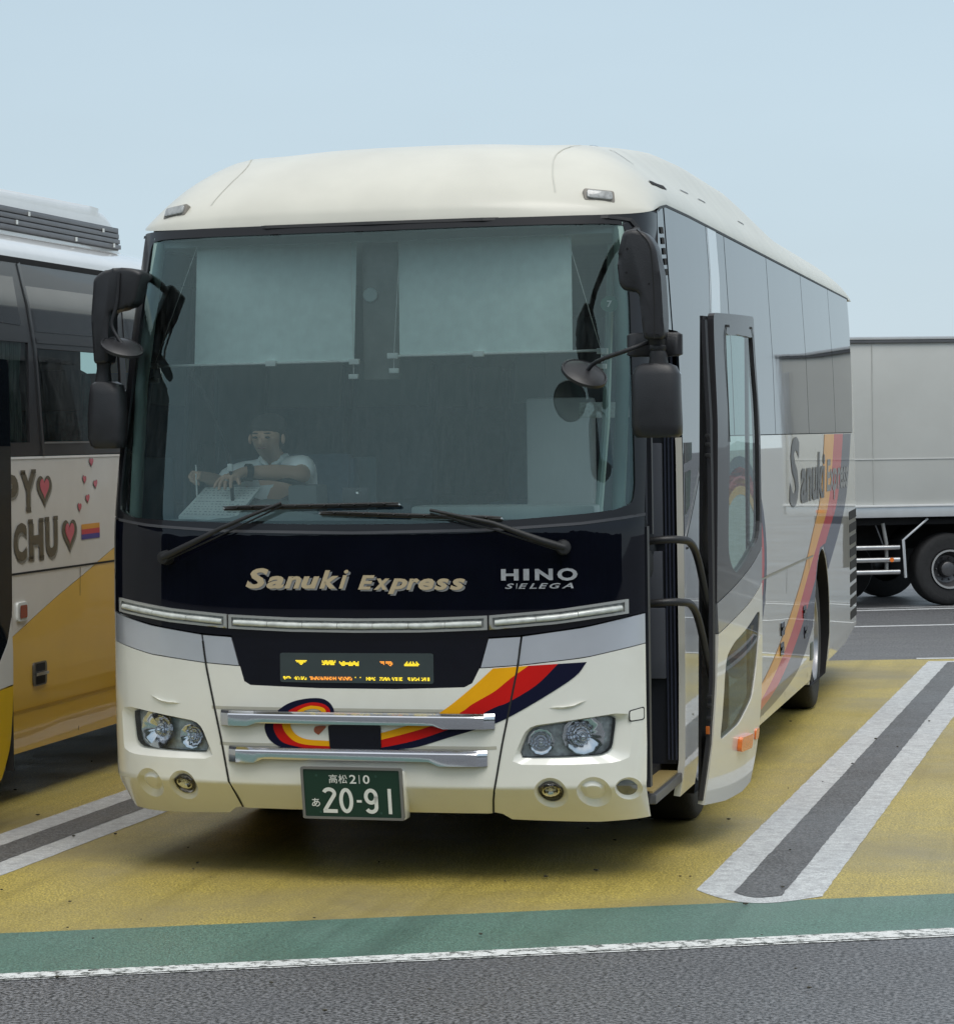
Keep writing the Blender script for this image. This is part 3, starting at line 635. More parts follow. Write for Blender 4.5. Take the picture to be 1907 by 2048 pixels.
mk('numeral', Vv, [(i, (i+1) % n_, n_+(i+1) % n_, n_+i) for i in range(n_)], M_['pwhite'], pl, False)
dig('dash', [(-.011, -.034), (.011, -.034)], .030, .011)
dig('numeral', arc(0, -.012, .0225, .0275, -20, 340, 22)[:-1]+[(.0225, -.016)], .083)
dig('numeral', [(.0225, -.008), (.0225, -.055)]+arc(0, -.058, .0225, .022, 0, -150, 10), .083)
dig('numeral', [(0, zb_), (0, zt_)], .166, .0155)
for s_, a_, b_ in (('高', -.100, -.062), ('松', -.057, -.018), ('2', -.008, .022), ('1', .0345, .0375), ('0', .052, .082)):
    text_on('character', s_, platef, a_, b_, .044, .083, M_['pwhite'], pl, off=.006, bold=.015 if s_ in '210' else .004)
text_on('character', 'あ', platef, -.183, -.146, -.062, -.024, M_['pwhite'], pl, off=.006, bold=.012)
for u in (-.155, .110): patch('bolt', circ(u, .078, .006, 10), platef, mat('bolt', (.02, .06, .04), .4), pl, off=.007, cu=[], cv=[])
for u in (-.145, .125): patch('bolt', circ(u, -.085, .006, 10), platef, mat('bolt2', (.02, .06, .04), .4), pl, off=.007, cu=[], cv=[])
boxo('plate_bracket', -.246, .21, -.035, .08, .285, .50, C, pl, .01)
# lettering on the black mask
def twotone(s, x0, x1, z0, z1, shear, bold, sp=1):
    text_on('lettering_shadow', s, front, x0, x1, z0, z1, M_['goldsh'], coach, off=.0022, bold=bold+.02, shear=shear, dx=.010, dz=-.008, space=sp)
    text_on('lettering', s, front, x0, x1, z0, z1, M_['gold'], coach, off=.0045, bold=bold, shear=shear, space=sp)
for k, (ch, a, b, c, d, bo) in enumerate((('S', -.505, -.398, 1.287, 1.377, .035), ('a', -.408, -.326, 1.287, 1.343, .035), ('n', -.325, -.248, 1.288, 1.342, .035), ('u', -.248, -.165, 1.287, 1.341, .035), ('k', -.166, -.078, 1.288, 1.368, .035), ('i', -.078, -.034, 1.288, 1.370, .012),
    ('E', .008, .083, 1.284, 1.346, .035), ('x', .078, .149, 1.283, 1.332, .035), ('p', .142, .228, 1.265, 1.332, .035), ('r', .224, .281, 1.283, 1.332, .035), ('e', .276, .346, 1.282, 1.332, .035), ('s', .345, .410, 1.282, 1.332, .035), ('s', .413, .480, 1.282, 1.332, .035))):
    text_on('lettering_shadow', ch, front, a, b, c, d, M_['goldsh'], coach, off=.0018+.0001*k, bold=bo+.01, shear=.28, dx=.009, dz=-.007)
    text_on('lettering', ch, front, a, b, c, d, M_['gold'], coach, off=.0036+.0001*k, bold=bo, shear=.28)
CH = mat('badge_chrome', (.46, .47, .48), .3, metal=.35, var=.2, vscale=30)
def wide(s, cells, z0, z1, m, bold, shear=0, off=.01):
    for ch, (a, b) in zip(s, cells): text_on('badge_letter', ch, front, a, b, z0, z1, m, coach, off=off, bold=bold, shear=shear)
wide('H', [(.634, .708)], 1.322, 1.371, CH, .04); wide('I', [(.728, .752)], 1.322, 1.371, CH, .04); wide('N', [(.776, .850)], 1.322, 1.371, CH, .04); wide('O', [(.868, .950)], 1.319, 1.373, CH, .035)
wide("S'ELEGA", [(.650, .688), (.697, .703), (.706, .746), (.752, .784), (.790, .830), (.836, .882), (.886, .934)], 1.286, 1.309, CH, .02, .3, .008)
# ---------------------------------------------------------------- coach: roof
Z0R = 2.913
def roof_pt(u, s):
    """u in -1..1 across, s metres back from the front lip"""
    x = 1.198*math.sin(u*math.pi/2)
    y0 = F(x*.9985, 2.92)
    y = y0+s
    z0 = Z0R+.085*sstep(.45, 1.25, y)
    q = min(1, abs(x)/1.2)
    h = .330*max(0, 1-q**3.2)**.58
    t = min(1, s/1.0); pf = (1-(1-t)**2.5)**(1/1.8)
    tr = max(0, min(1, (y-11.35)/.6)); pr = max(0, 1-tr**2.6)**.42
    z = z0+h*pf*pr
    b = math.exp(-((abs(x)-.86)/.18)**2)
    z += b*interp(y, [.8, 1.5, 2, 3, 4, 6, 7, 8, 11.3, 11.9], [0, .055, .095, .165, .19, .19, .14, .07, .06, 0])
    z += .012*math.exp(-((abs(x)-1.0)/.14)**2)*math.exp(-((s-.33)/.25)**2)
    if abs(u) >= .9999: z = z0
    return Vector((x, min(y, 11.95), z))
us = [math.sin(math.pi/2*k/26)*.0+k/26 for k in range(-26, 27)]
us = [(abs(k)/26)**.72*(1 if k >= 0 else -1) for k in range(-26, 27)]
ss = [0, .01, .025, .05, .08, .12, .17, .23, .3, .38, .47, .57, .68, .8, .93, 1.07, 1.22, 1.4, 1.6, 1.85, 2.2, 2.6]+[3+.4*k for k in range(20)]+[10.7, 10.8, 10.9, 11.0, 11.1, 11.2, 11.3, 11.4, 11.5, 11.55]
V = [roof_pt(u, s) for s in ss for u in us]; n = len(us)
Fc = [(i*n+j, i*n+j+1, (i+1)*n+j+1, (i+1)*n+j) for i in range(len(ss)-1) for j in range(n-1)]
roof = mk('roof', V, Fc, M_['creamr'], coach, True)
def roof_at(x, y):
    u = math.asin(max(-1, min(1, x/1.198)))*2/math.pi; s = max(0, y-F(x*.9985, 2.92)); return roof_pt(u, s)
def roof_n(x, y):
    e = .02; a = roof_at(x+e, y)-roof_at(x-e, y); b = roof_at(x, y+e)-roof_at(x, y-e); n_ = a.cross(b).normalized(); return n_ if n_.z > 0 else -n_
def roof_ribbon(name, pts, wd, m, off=.003):
    Lh, Rh = ribbon(pts, wd); V = [roof_at(p.x, p.y)+roof_n(p.x, p.y)*off for p in Lh]+[roof_at(p.x, p.y)+roof_n(p.x, p.y)*off for p in Rh]; n = len(Lh)
    return mk(name, V, [(i, i+1, n+i+1, n+i) for i in range(n-1)], m, roof, False)
roof_ribbon('roof_seam', [(-1.02+2.04*k/20, 1.62-.2*abs(-1+2*k/20)**3) for k in range(21)], .014, M_['grey'])
for sg in (-1, 1):
    roof_ribbon('shoulder_seam', catmull([(sg*.80, 1.25), (sg*.74, .95), (sg*.76, .72), (sg*.80, .55)], 6), .006, mat('soft_seam', (.5, .5, .44), .6), .0015)
    roof_ribbon('duct_slot', catmull([(sg*1.135, 1.15), (sg*1.145, 1.35), (sg*1.14, 1.6)], 5), .018, M_['dark'])
    for y in (2.5, 3.2, 5.0): roof_ribbon('duct_slot', [(sg*1.09, y), (sg*1.09, y+.3)], .006, M_['grey'])
# roof marker lamps: plates lying on the shoulder
for sg in (-1, 1):
    x0 = sg*.985; y0 = F(.985, 2.92)+.07
    p = roof_at(x0, y0); e = .03
    ax = (roof_at(x0+e, y0+.0)-roof_at(x0-e, y0)).normalized(); nn = roof_n(x0, y0)
    # follow the lip: slide along the front curve
    tan = Vector((2*e, F(x0+e, 2.92)-F(x0-e, 2.92), 0)); a1 = (roof_at(x0+e, F(x0+e, 2.92)+.07)-roof_at(x0-e, F(x0-e, 2.92)+.07)).normalized()
    b1 = nn.cross(a1).normalized(); b1 = b1 if b1.z > 0 else -b1
    nn = (nn+Vector((0, -.9, 0))).normalized(); b1 = nn.cross(a1).normalized(); b1 = b1 if b1.z > 0 else -b1; nn = a1.cross(b1); nn = nn if nn.y < 0 else -nn
    Mx = Matrix((a1, b1, nn)).transposed().to_4x4(); Mx.translation = p+nn*.0
    def mlbox(nm, w_, h_, d0, d1, m, par):
        bm = bmesh.new(); prism(bm, fillet([(-w_/2, -h_/2), (w_/2, -h_/2), (w_/2, h_/2), (-w_/2, h_/2)], .012, 3), d0, d1, .003, plane='XY')
        for v in bm.verts: v.co = Mx @ v.co
        return bmobj(nm, bm, m, par, smooth=True, autos=40)
    ml = mlbox('marker_lamp', .142, .062, -.02, .010, mat('lamp_gasket', (.22, .20, .17), .5), coach)
    mlbox('lens', .118, .042, .0, .020, mat('marker_lens', (.34, .35, .34), .25, coat=1, var=.4, vscale=50), ml)
# ---------------------------------------------------------------- coach: sides
SP = M_['sidep']
def arch(cy, r, n=18, z0=.25): return [(cy+r*math.cos(math.pi-math.pi*k/n), .49+r*math.sin(math.pi-math.pi*k/n)*1.0) for k in range(n+1)]
FA, RA = 2.42, 8.43
def lower(y_start, zt=1.925):
    P = [(y_start, zt)]; 
    P += [(y_start, .25), (FA-.60, .25)]+arch(FA, .60)+[(FA+.60, .25), (RA-.64, .25)]+arch(RA, .63)+[(RA+.64, .28), (10.6, .30), (11.75, .42), (11.94, .55), (11.95, zt)]
    return P
def front_edge(z): return rake(z)+.5
for c_ in (FA, RA):
    for fn_ in (sideR, sideL): loft2('wheel_arch', *[[(c_+(.592 if c_ == FA else .622)*math.cos(math.pi*k/18), .49+(.592 if c_ == FA else .622)*math.sin(math.pi*k/18)) for k in range(19)]+[(c_-.59, .2), (c_+.59, .2)]]*2, fn_, -.003, -.30, M_['dark'], coach)
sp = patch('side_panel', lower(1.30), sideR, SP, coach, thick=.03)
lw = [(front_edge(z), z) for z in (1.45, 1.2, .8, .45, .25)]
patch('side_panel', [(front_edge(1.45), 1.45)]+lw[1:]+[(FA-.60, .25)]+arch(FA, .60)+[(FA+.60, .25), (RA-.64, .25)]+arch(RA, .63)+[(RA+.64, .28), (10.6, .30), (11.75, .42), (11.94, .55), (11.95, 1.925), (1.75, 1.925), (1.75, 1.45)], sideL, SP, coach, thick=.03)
# glass band, right
WG = M_['winglass']
zt = 3.0
def cutz(y0, y1, m, nm, fn=sideR, z0=1.93, z1=3.0, off=0, s0=0, s1=0):
    """pane from y0 to y1 with edges slanted by s0/s1 from bottom to top"""
    return patch(nm, [(y0, z0), (y1, z0), (y1+s1, z1), (y0+s0, z1)], fn, m, coach, off=off, thick=.01)
# over the doorway and front quarter pane
def fe(z): return front_edge(z)
DT = 2.42
P = [(fe(2.96)+.01, 2.965), (fe(DT)+.0, DT), (1.145, DT), (1.128, 2.985)]
patch('corner_panel_side', P, sideR, WG, coach, thick=.01)
P = [(1.136, 2.99), (1.150, DT), (1.305, DT), (1.31, 1.46), (1.50, 1.56), (1.86, 1.77), (2.03, 1.92), (2.30, 2.2), (2.56, 2.5), (2.66, 2.75), (2.65, 3.0)]
patch('side_window', P, sideR, WG, coach, off=.003, thick=.012)
silver_l = [(1.305, 1.43), (1.50, 1.53), (1.87, 1.75), (2.055, 1.92), (2.31, 2.2), (2.57, 2.5), (2.67, 2.75), (2.66, 3.0)]
silver_r = [(3.05, 3.0), (3.07, 2.75), (2.98, 2.5), (2.76, 2.2), (2.50, 1.93), (2.20, 1.735), (1.79, 1.43), (1.305, 1.23)]
patch('swept_pillar', silver_l+silver_r, sideR, mat('silver_sweep', (.50, .52, .54), .3, metal=.3, coat=1), coach, off=.0035, thick=.01)
ribbon_on('panel_gap', [(p[0], p[1]) for p in catmull(silver_l, 3)], .012, sideR, M_['gasket'], coach, off=.007)
ed = [(3.06, 2.50, 1.93)]
panes = [(2.51, .55, 3.36, 0.02), (3.39, .02, 5.46, .02), (5.48, .02, 7.62, 0.0), (7.64, 0.0, 9.72, 0.0), (9.74, 0, 11.30, .33)]
Pq = [(2.51, 1.93), (3.36, 1.93), (3.39, 3.0), (3.06, 3.0), (3.08, 2.75), (2.99, 2.5), (2.77, 2.2)]
patch('side_window', Pq, sideR, WG, coach, off=.002, thick=.01)
for a, s0, b, s1 in panes[1:]: cutz(a, b, WG, 'side_window', s0=s0, s1=s1, off=.002)
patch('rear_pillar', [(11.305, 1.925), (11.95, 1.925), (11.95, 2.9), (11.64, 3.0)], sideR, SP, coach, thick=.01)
ribbon_on('rain_gutter', [(fe(2.93)+.01, 2.955), (1.0, 2.975), (1.2, 2.997), (2, 3.003), (5, 3.003), (8, 3.003), (11.6, 3.003), (11.8, 3.0)], .013, sideR, M_['blackm'], coach, off=.005)
# mirror-side: left
for a, b in ((2.3, 4.2), (4.22, 6.2), (6.22, 8.2), (8.22, 10.2), (10.22, 11.4)): cutz(a, b, WG, 'side_window', fn=sideL, off=.002)
patch('rear_pillar', [(11.42, 1.925), (11.95, 1.925), (11.95, 2.9), (11.42, 3.0)], sideL, SP, coach, thick=.01)
dwo = [(fe(1.45), 1.45), (1.75, 1.45), (1.75, 1.925), (2.28, 1.925), (2.28, 3.0), (fe(3.0), 2.98), (fe(2.6), 2.6), (fe(2.2), 2.2), (fe(1.85), 1.85)]
dwh = fillet([(.72, 1.52), (1.62, 1.52), (1.70, 2.70), (.98, 2.70), (.80, 2.1)], .04, 3)
patch('driver_window_frame', dwo, sideL, M_['black'], coach, holes=[dwh], thick=.03)
patch('driver_window', dwh, sideL, M_['doorg'], coach, off=-.01)
# slots by the windscreen corner
for k in range(5):
    z = 2.885-.047*k; y = 1.0+.012*k
    patch('air_slot', [(y-.045+.008*k, z), (y+.055, z+.004), (y+.06, z-.026), (y-.04+.008*k, z-.030)], sideR, M_['dark'], coach, off=.004)
# seams, lower body
ribbon_on('panel_gap', [(1.35, 1.405), (11.9, 1.405)], .010, sideR, M_['gasket'], coach, off=.0045)
ribbon_on('panel_gap', [(2.05, 1.924), (11.94, 1.924)], .014, sideR, M_['gasket'], coach, off=.006)
ribbon_on('skirt_rail', [(3.05, 1.10), (7.75, 1.10)], .012, sideR, mat('skirt_line', (.25, .24, .2), .5), coach, off=.0045)  # flat dark grey line above the luggage doors
for y in (4.75, 5.98, 7.45): ribbon_on('panel_gap', [(y, 1.10), (y, .30)], .010, sideR, M_['gasket'], coach, off=.0045)
for y in (9.35, 10.62): ribbon_on('panel_gap', [(y, 1.40), (y, .34)], .008, sideR, M_['gasket'], coach, off=.0045)
# livery on the flank
fo = [(8.78, 1.92), (8.40, 1.50), (7.75, 1.25), (6.95, .98), (5.95, .74), (5.0, .56), (4.0, .44), (3.2, .38)]
f1 = [(9.58, 1.92), (9.05, 1.45), (8.2, 1.2), (7.32, .97), (6.35, .70), (5.4, .52), (4.4, .40), (3.4, .34)]
f2 = [(10.37, 1.92), (9.8, 1.45), (8.9, 1.2), (7.9, .93), (6.9, .67), (5.9, .48), (4.9, .37), (3.6, .31)]
f3 = [(11.12, 1.92), (10.6, 1.45), (9.9, 1.2), (8.9, .95), (7.9, .67), (6.9, .44), (5.7, .33), (3.9, .29)]
SM = dict(navy=mat('flank_navy', (.01, .012, .04), .35, coat=.5, spec=.2), red=mat('flank_red', (.52, .008, .008), .35, coat=.5, spec=.2), orange=mat('flank_orange', (.80, .36, .01), .35, coat=.5, spec=.2))
for a, b, nm, mm in ((fo, f1, 'orange_stripe', 'orange'), (f1, f2, 'red_stripe', 'red'), (f2, f3, 'navy_stripe', 'navy')):
    A2, B2 = catmull(a, 5), catmull(b, 5)
    # keep clear of the rear wheel opening
    def keep(p):
        dy, dz = p[0]-RA, p[1]-.49; d = math.hypot(dy, dz)
        if d < .66: k = .66/max(d, 1e-3); return (RA+dy*k, .49+dz*k)
        return p
    patch(nm, [keep(p) for p in A2]+[keep(p) for p in B2[::-1]], sideR, SM[mm], coach, off=.0022)
def ell(cy, cz, a, b, t0, t1, n=26): return [(cy+a*math.cos(math.radians(t0+(t1-t0)*k/n)), cz+b*math.sin(math.radians(t0+(t1-t0)*k/n))) for k in range(n+1)]
for nm, mm, r0, r1 in (('navy_loop', 'navy', 1.30, 1.17), ('red_loop', 'red', 1.17, 1.04), ('orange_loop', 'orange', 1.04, .93)):
    patch(nm, ell(3.55, 1.22, r0, r0*.46, -150, 120)+ell(3.55, 1.22, r1, r1*.42, 120, -150), sideR, SM[mm], coach, off=.0022)
TG = mat('flank_lettering', (.05, .05, .055), .4, coat=.4, spec=.2)
text_on('flank_lettering', 'S', sideR, 6.22, 6.90, 1.46, 1.91, TG, coach, off=.0032, bold=.03, shear=.2)
text_on('flank_lettering', 'anuki', sideR, 6.95, 8.75, 1.47, 1.80, TG, coach, off=.0044, bold=.03, shear=.2)
text_on('flank_lettering', 'Express', sideR, 8.85, 10.75, 1.44, 1.74, mat('flank_lettering_grey', (.19, .19, .195), .4, coat=.4, spec=.2), coach, off=.0044, bold=.03, shear=.2)
# luggage door handles
for y, z in ((5.70, .74), (5.66, .62), (7.10, .76), (7.20, .62)):
    q = fillet([(y-.10, z-.04), (y+.10, z-.04), (y+.10, z+.04), (y-.10, z+.04)], .02, 3)
    hh = patch('luggage_latch', q, sideR, M_['black'], coach, off=.007, thick=.006)
    ribbon_on('latch_bar', [(y-.07, z), (y+.07, z)], .02, sideR, M_['grey'], hh, off=.012)
# engine louvres
for k in range(9):
    z = 1.315-.098*k; s_ = .012
    q = fillet([(10.82+.012*k, z-.070), (11.76, z-.070+s_), (11.76, z+s_-.004), (10.82+.012*k, z-.006)], .02, 2)
    lv = patch('engine_louvre', q, sideR, M_['dark'], coach, off=.003, thick=.002)
patch('side_lamp', fillet([(11.80, .66), (11.90, .66), (11.90, .71), (11.80, .71)], .01, 2), sideR, mat('red_lens', (.6, .04, .02), .2, coat=1), coach, off=.012, thick=.014)
patch('fuel_flap', fillet([(7.55, .40), (7.72, .40), (7.72, .52), (7.55, .52)], .02, 2), sideR, mat('flap_dark', (.03, .05, .03), .3), coach, off=.005, thick=.004)
# mud flap in front of the rear wheel and rear face
boxo('mud_flap', 1.02, 1.21, RA-.66, RA-.64, .22, .62, C, coach, .004)
bm = bmesh.new(); prism(bm, fillet([(-1.03, .45), (1.03, .45), (1.02, 2.9), (-1.02, 2.9)], .1, 4), 11.85, 11.97, .02); bmobj('rear_panel', bm, SP, coach, smooth=True)
boxo('tail_lamp', -1.0, -.8, 11.96, 12.0, .7, 1.2, mat('tail_lens', (.5, .02, .02), .2), coach, .01); boxo('tail_lamp', .8, 1.0, 11.96, 12.0, .7, 1.2, M_['amber'], coach, .01)
boxo('rear_window', -.8, .8, 11.965, 11.985, 1.9, 2.7, WG, coach, .005)
# underbody and inner shell
bm = bmesh.new(); box(bm, -1.12, 1.12, .55, 1.75, .34, .40); box(bm, -.86, .86, 1.7, 3.2, .34, .42); box(bm, -1.12, 1.12, 3.1, 7.7, .30, .36); box(bm, -.80, .80, 7.6, 9.2, .34, .42); box(bm, -1.1, 1.1, 9.15, 11.8, .38, .44)
box(bm, -1.15, -.82, 3.06, 3.1, .36, 1.1); box(bm, .82, 1.15, 3.06, 3.1, .36, 1.1); box(bm, -1.15, -.82, 7.72, 7.76, .36, 1.1); box(bm, .82, 1.15, 7.72, 7.76, .36, 1.1); box(bm, -1.15, 1.15, 9.12, 9.16, .4, 1.2)
box(bm, -.9, .9, .2, .55, .42, .48)
box(bm, -.80, -.78, 1.6, 9.2, .40, 1.15); box(bm, .78, .80, 1.6, 9.2, .40, 1.15)
box(bm, -1.19, 1.19, 1.78, 11.8, 1.12, 1.16)
bmobj('underbody', bm, M_['dark'], coach)
# wheels
def wheel(name, x, y, sgx, par, R=.49, wd=.275, rimr=.30, mrub=None, mrim=None):
    bm = bmesh.new(); s = sgx
    prof = [(-wd*s, rimr), (-wd*s, R*.93), (-wd*.93*s, R*.985), (-wd*.8*s, R), (-wd*.2*s, R), (-wd*.07*s, R*.985), (0, R*.94), (.004*s, R*.80), (-.002*s, rimr+.012), (-.02*s, rimr)]
    lathe(bm, prof, (0, 0, 0), 'X', 48)
    for rr in (.25, .4, .6, .75):   # tread grooves as narrow dark rings
        pass
    ty = bmobj('tyre', bm, mrub or M_['rubber'], None, smooth=True, autos=40)
    root = bpy.data.objects.new(name, None); link(root, par); root.location = (x, y, R); ty.parent = root
    bm = bmesh.new(); k = rimr/.30
    lathe(bm, [(-.02*s, rimr+.001), (.0, rimr), (-.004*s, rimr-.02*k), (-.05*s, rimr-.035*k), (-.10*s, .21*k), (-.115*s, .13*k), (-.09*s, .125*k), (-.04*s, .11*k), (-.03*s, .09*k), (-.03*s, 0.001)], (0, 0, 0), 'X', 40)
    for q in range(10):
        t = 2*math.pi*q/10; c = (-.105*s, .165*k*math.cos(t), .165*k*math.sin(t)); lathe(bm, [(-.02*s, .014*k), (.018*s, .014*k), (.022*s, .001)], c, 'X', 8)
    bmobj('rim', bm, mrim or M_['rim'], root, smooth=True, autos=35)
    return root
wheel('wheel', 1.16, FA, 1, coach); wheel('wheel', -1.16, FA, -1, coach); wheel('wheel', 1.19, RA, 1, coach); wheel('wheel', -1.19, RA, -1, coach)
# ---------------------------------------------------------------- doorway and folding door
bm = bmesh.new()
box(bm, .60, 1.20, 1.32, 1.36, .40, 2.50)                       # rear jamb wall
box(bm, 1.00, 1.21, .40, .46, .40, 1.54); box(bm, 1.19, 1.21, .56, .60, 1.5, 2.42)                        # front jamb
box(bm, 1.12, 1.18, .75, 1.32, 2.43, 2.47)                       # lintel
box(bm, .60, .64, .50, 1.32, .40, .95)
box(bm, .62, 1.19, .48, 1.32, .34, .37)
bmobj('door_jamb', bm, mat('jamb_black', (.012, .014, .02), .45), coach)
for z0, z1, x1 in ((1.43, 1.90, 1.152), (1.165, 1.395, 1.148), (.80, 1.13, 1.158)):
    boxo('jamb_pad', 1.072, x1, 1.285, 1.315, z0, z1, mat('pad_grey', (.075, .082, .10), .6), coach, .006)
for xx in (1.165, 1.182, 1.200): boxo('jamb_channel', xx-.004, xx+.004, 1.30, 1.318, .42, 2.35, mat('channel', (.03, .035, .055), .35), coach)
boxo('door_step', .66, 1.205, .50, 1.30, .352, .372, mat('step_mat', (.30, .22, .08), .6), coach, .003)
boxo('step_edge', 1.185, 1.225, .46, 1.31, .318, .362, mat('step_edge', (.10, .10, .105), .4, metal=.4), coach, .006)
boxo('stair', .62, .92, .52, 1.30, .40, .62, M_['grey'], coach, .005)
dr = bpy.data.objects.new('door', None); link(dr, coach)
dA = Vector((1.405, 1.30, 0)); dT = Vector((.112, .80, 0)).normalized(); dN = Vector((dT.y, -dT.x, 0))
def doorf(u, v, off=0):
    b = -.055*max(0, (.75-v)/.55)**2+.012*sstep(.3, 1.2, v)-.02*sstep(1.9, 2.5, v)
    bt = .02*((u-.42)/.42)**2
    p = dA+dT*u+Vector((0, 0, v))+dN*(b-bt); e = .01
    db = (-.055*max(0, (.75-v-e)/.55)**2+.012*sstep(.3, 1.2, v+e)-.02*sstep(1.9, 2.5, v+e)-b)/e
    n = (dN-Vector((0, 0, 1))*db+dT*.09*(u-.42)).normalized()
    return p+n*off, n
def dp_(nm, outer, m, par=dr, holes=(), off=0, thick=0): return patch(nm, outer, doorf, m, par, holes=holes, off=off, thick=thick, cu=[.1*k for k in range(1, 10)], cv=[.25+.12*k for k in range(20)])
DG = catmull([(.235, 2.37), (.215, 1.92), (.175, 1.50), (.185, 1.36), (.267, 1.287), (.36, 1.30), (.58, 1.375), (.78, 1.46), (.80, 1.7), (.80, 1.92), (.775, 2.36), (.70, 2.405), (.30, 2.405)], 4, closed=True)
DW = fillet([(.0, 1.155), (.30, 1.232), (.60, 1.31), (.862, 1.385), (.862, 2.0), (.822, 2.51), (.065, 2.505), (.045, 2.0)], [.0, 0, 0, 0, 0, .03, .03, 0], 3)
dp_('door_window_frame', DW, mat('door_frame_black', (.035, .034, .037), .3, coat=.5), holes=[DG], thick=.03)
dp_('door_window', DG, M_['doorg'], off=-.012)
GF = fillet([(.19, 1.30), (.80, 1.42), (.845, 1.9), (.79, 2.455), (.20, 2.45), (.17, 1.9)], .05, 3)
for i in range(1): ribbon_on('window_rubber', [(.205, 1.9), (.215, 2.40), (.24, 2.448), (.75, 2.452), (.785, 2.41), (.80, 2.2), (.82, 1.9), (.826, 1.5)], .012, doorf, M_['gasket'], dr, off=.003)
dp_('door_band', [(.004, 1.150), (.30, 1.227), (.60, 1.305), (.862, 1.380), (.85, 1.21), (.55, 1.135), (.28, 1.075), (.02, 1.012)], mat('silver_door', (.30, .305, .32), .35, metal=.5, coat=1), thick=.03)
LWn = fillet([(.072, .505), (.105, .80), (.135, .90), (.25, .955), (.48, 1.01), (.70, 1.07), (.775, 1.068), (.770, .98), (.68, .79), (.598, .665), (.36, .56)], .04, 3)
dlow = [(.02, 1.006), (.28, 1.069), (.55, 1.129), (.85, 1.204), (.85, .8), (.83, .40), (.78, .235), (.60, .208), (.287, .200), (-.03, .215), (-.02, .60)]
dp_('door_panel', dlow, SP, holes=[LWn], thick=.03)
dp_('door_window', LWn, M_['smoke'], off=-.006)
la = bmesh.new()
for (u0, u1, v0, v1, d) in ((.36, .58, .425, .495, .022), (.715, .80, .445, .500, .008)):
    lo = dp_('side_marker', fillet([(u0, v0), (u1, v0), (u1, v1), (u0, v1)], .02, 3), M_['amber'], off=d, thick=d)
la.free()
# inner face of the door and its leading edge
bm = bmesh.new()
ring = [(.03, .24), (.82, .26), (.85, 1.3), (.80, 2.48), (.06, 2.48), (.03, 1.3)]
for (u0, u1, v0, v1) in ((.0, .10, .24, 2.46), (.80, .85, .40, 2.46), (.0, .83, 2.42, 2.49), (.0, .82, 1.0, 1.28), (.0, .82, .23, .52)):
    c = [doorf(u0, v0, -.03)[0], doorf(u1, v0, -.03)[0], doorf(u1, v1, -.03)[0], doorf(u0, v1, -.03)[0]]
    vs = [bm.verts.new(p) for p in c]+[bm.verts.new(p-dN*.014) for p in c]
    for q in ((0, 1, 2, 3), (7, 6, 5, 4), (0, 4, 5, 1), (1, 5, 6, 2), (2, 6, 7, 3), (3, 7, 4, 0)): bm.faces.new([vs[i] for i in q])
bmobj('door_inner_frame', bm, M_['blackp'], dr)
bm = bmesh.new()
V_ = []
for v in [.235, .5, .8, 1.1, 1.4, 1.7, 2.0, 2.3, 2.47]:
    p = doorf(-.01 if v > .5 else -.02, v, -.005)[0]; V_.append((p, v))
rows = []
for p, v in V_:
    rows.append([bm.verts.new(p+dN*a+dT*b) for a, b in ((0, 0), (-.006, -.018), (-.024, -.020), (-.030, .0), (-.014, .02))])
for i in range(len(rows)-1):
    for j in range(5): bm.faces.new((rows[i][j], rows[i][(j+1) % 5], rows[i+1][(j+1) % 5], rows[i+1][j]))
bm.faces.new(rows[0][::-1]); bm.faces.new(rows[-1])
bmobj('door_edge_seal', bm, mat('edge_seal', (.03, .03, .034), .4, bump=.1), dr, smooth=True)
for z in (1.93, 1.89, 1.84, .72, .68, .62):
    p = doorf(-.02, z, -.02)[0]-dT*.030; boxo('hinge_bolt', p.x-.012, p.x+.012, p.y-.008, p.y+.004, z-.010, z+.010, M_['blackm'], dr, .003)
p = doorf(-.02, .56, -.02)[0]-dT*.032; boxo('edge_reflector', p.x-.009, p.x+.009, p.y-.006, p.y+.002, .548, .585, mat('edge_reflector', (.45, .12, .02), .3), dr, .002)
tubeo('door_handle', catmull([doorf(.25, 1.82, -.05)[0], doorf(.29, 1.80, -.07)[0], doorf(.295, 1.73, -.07)[0], doorf(.29, 1.67, -.07)[0], doorf(.25, 1.66, -.05)[0]], 4), .012, M_['blackm'], dr)
for zc, z2 in ((1.450, 1.08), (1.165, .72)):
    pts = [(1.07, 1.0, zc-.03), (1.12, .98, zc), (1.20, .98, zc+.01), (1.27, 1.02, zc+.008), (1.305, 1.10, zc-.01), (1.325, 1.20, zc-.09), (1.355, 1.30, zc-.30), (1.385, 1.36, z2)]
    tubeo('door_arm', catmull(pts, 5), .018, M_['blackp'], coach, 10)
# poster behind the front quarter pane
patch('notice', [(1.34, 1.90), (1.62, 1.90), (1.60, 1.82), (1.34, 1.80)], sideR, mat('notice_print', (.45, .47, .5), .5, var=.4, vscale=90), coach, off=.0045)
patch('notice', [(1.36, 1.76), (1.56, 1.77), (1.50, 1.60), (1.36, 1.56)], sideR, mat('notice_pale', (.55, .66, .66), .5, var=.25, vscale=60), coach, off=.0045)
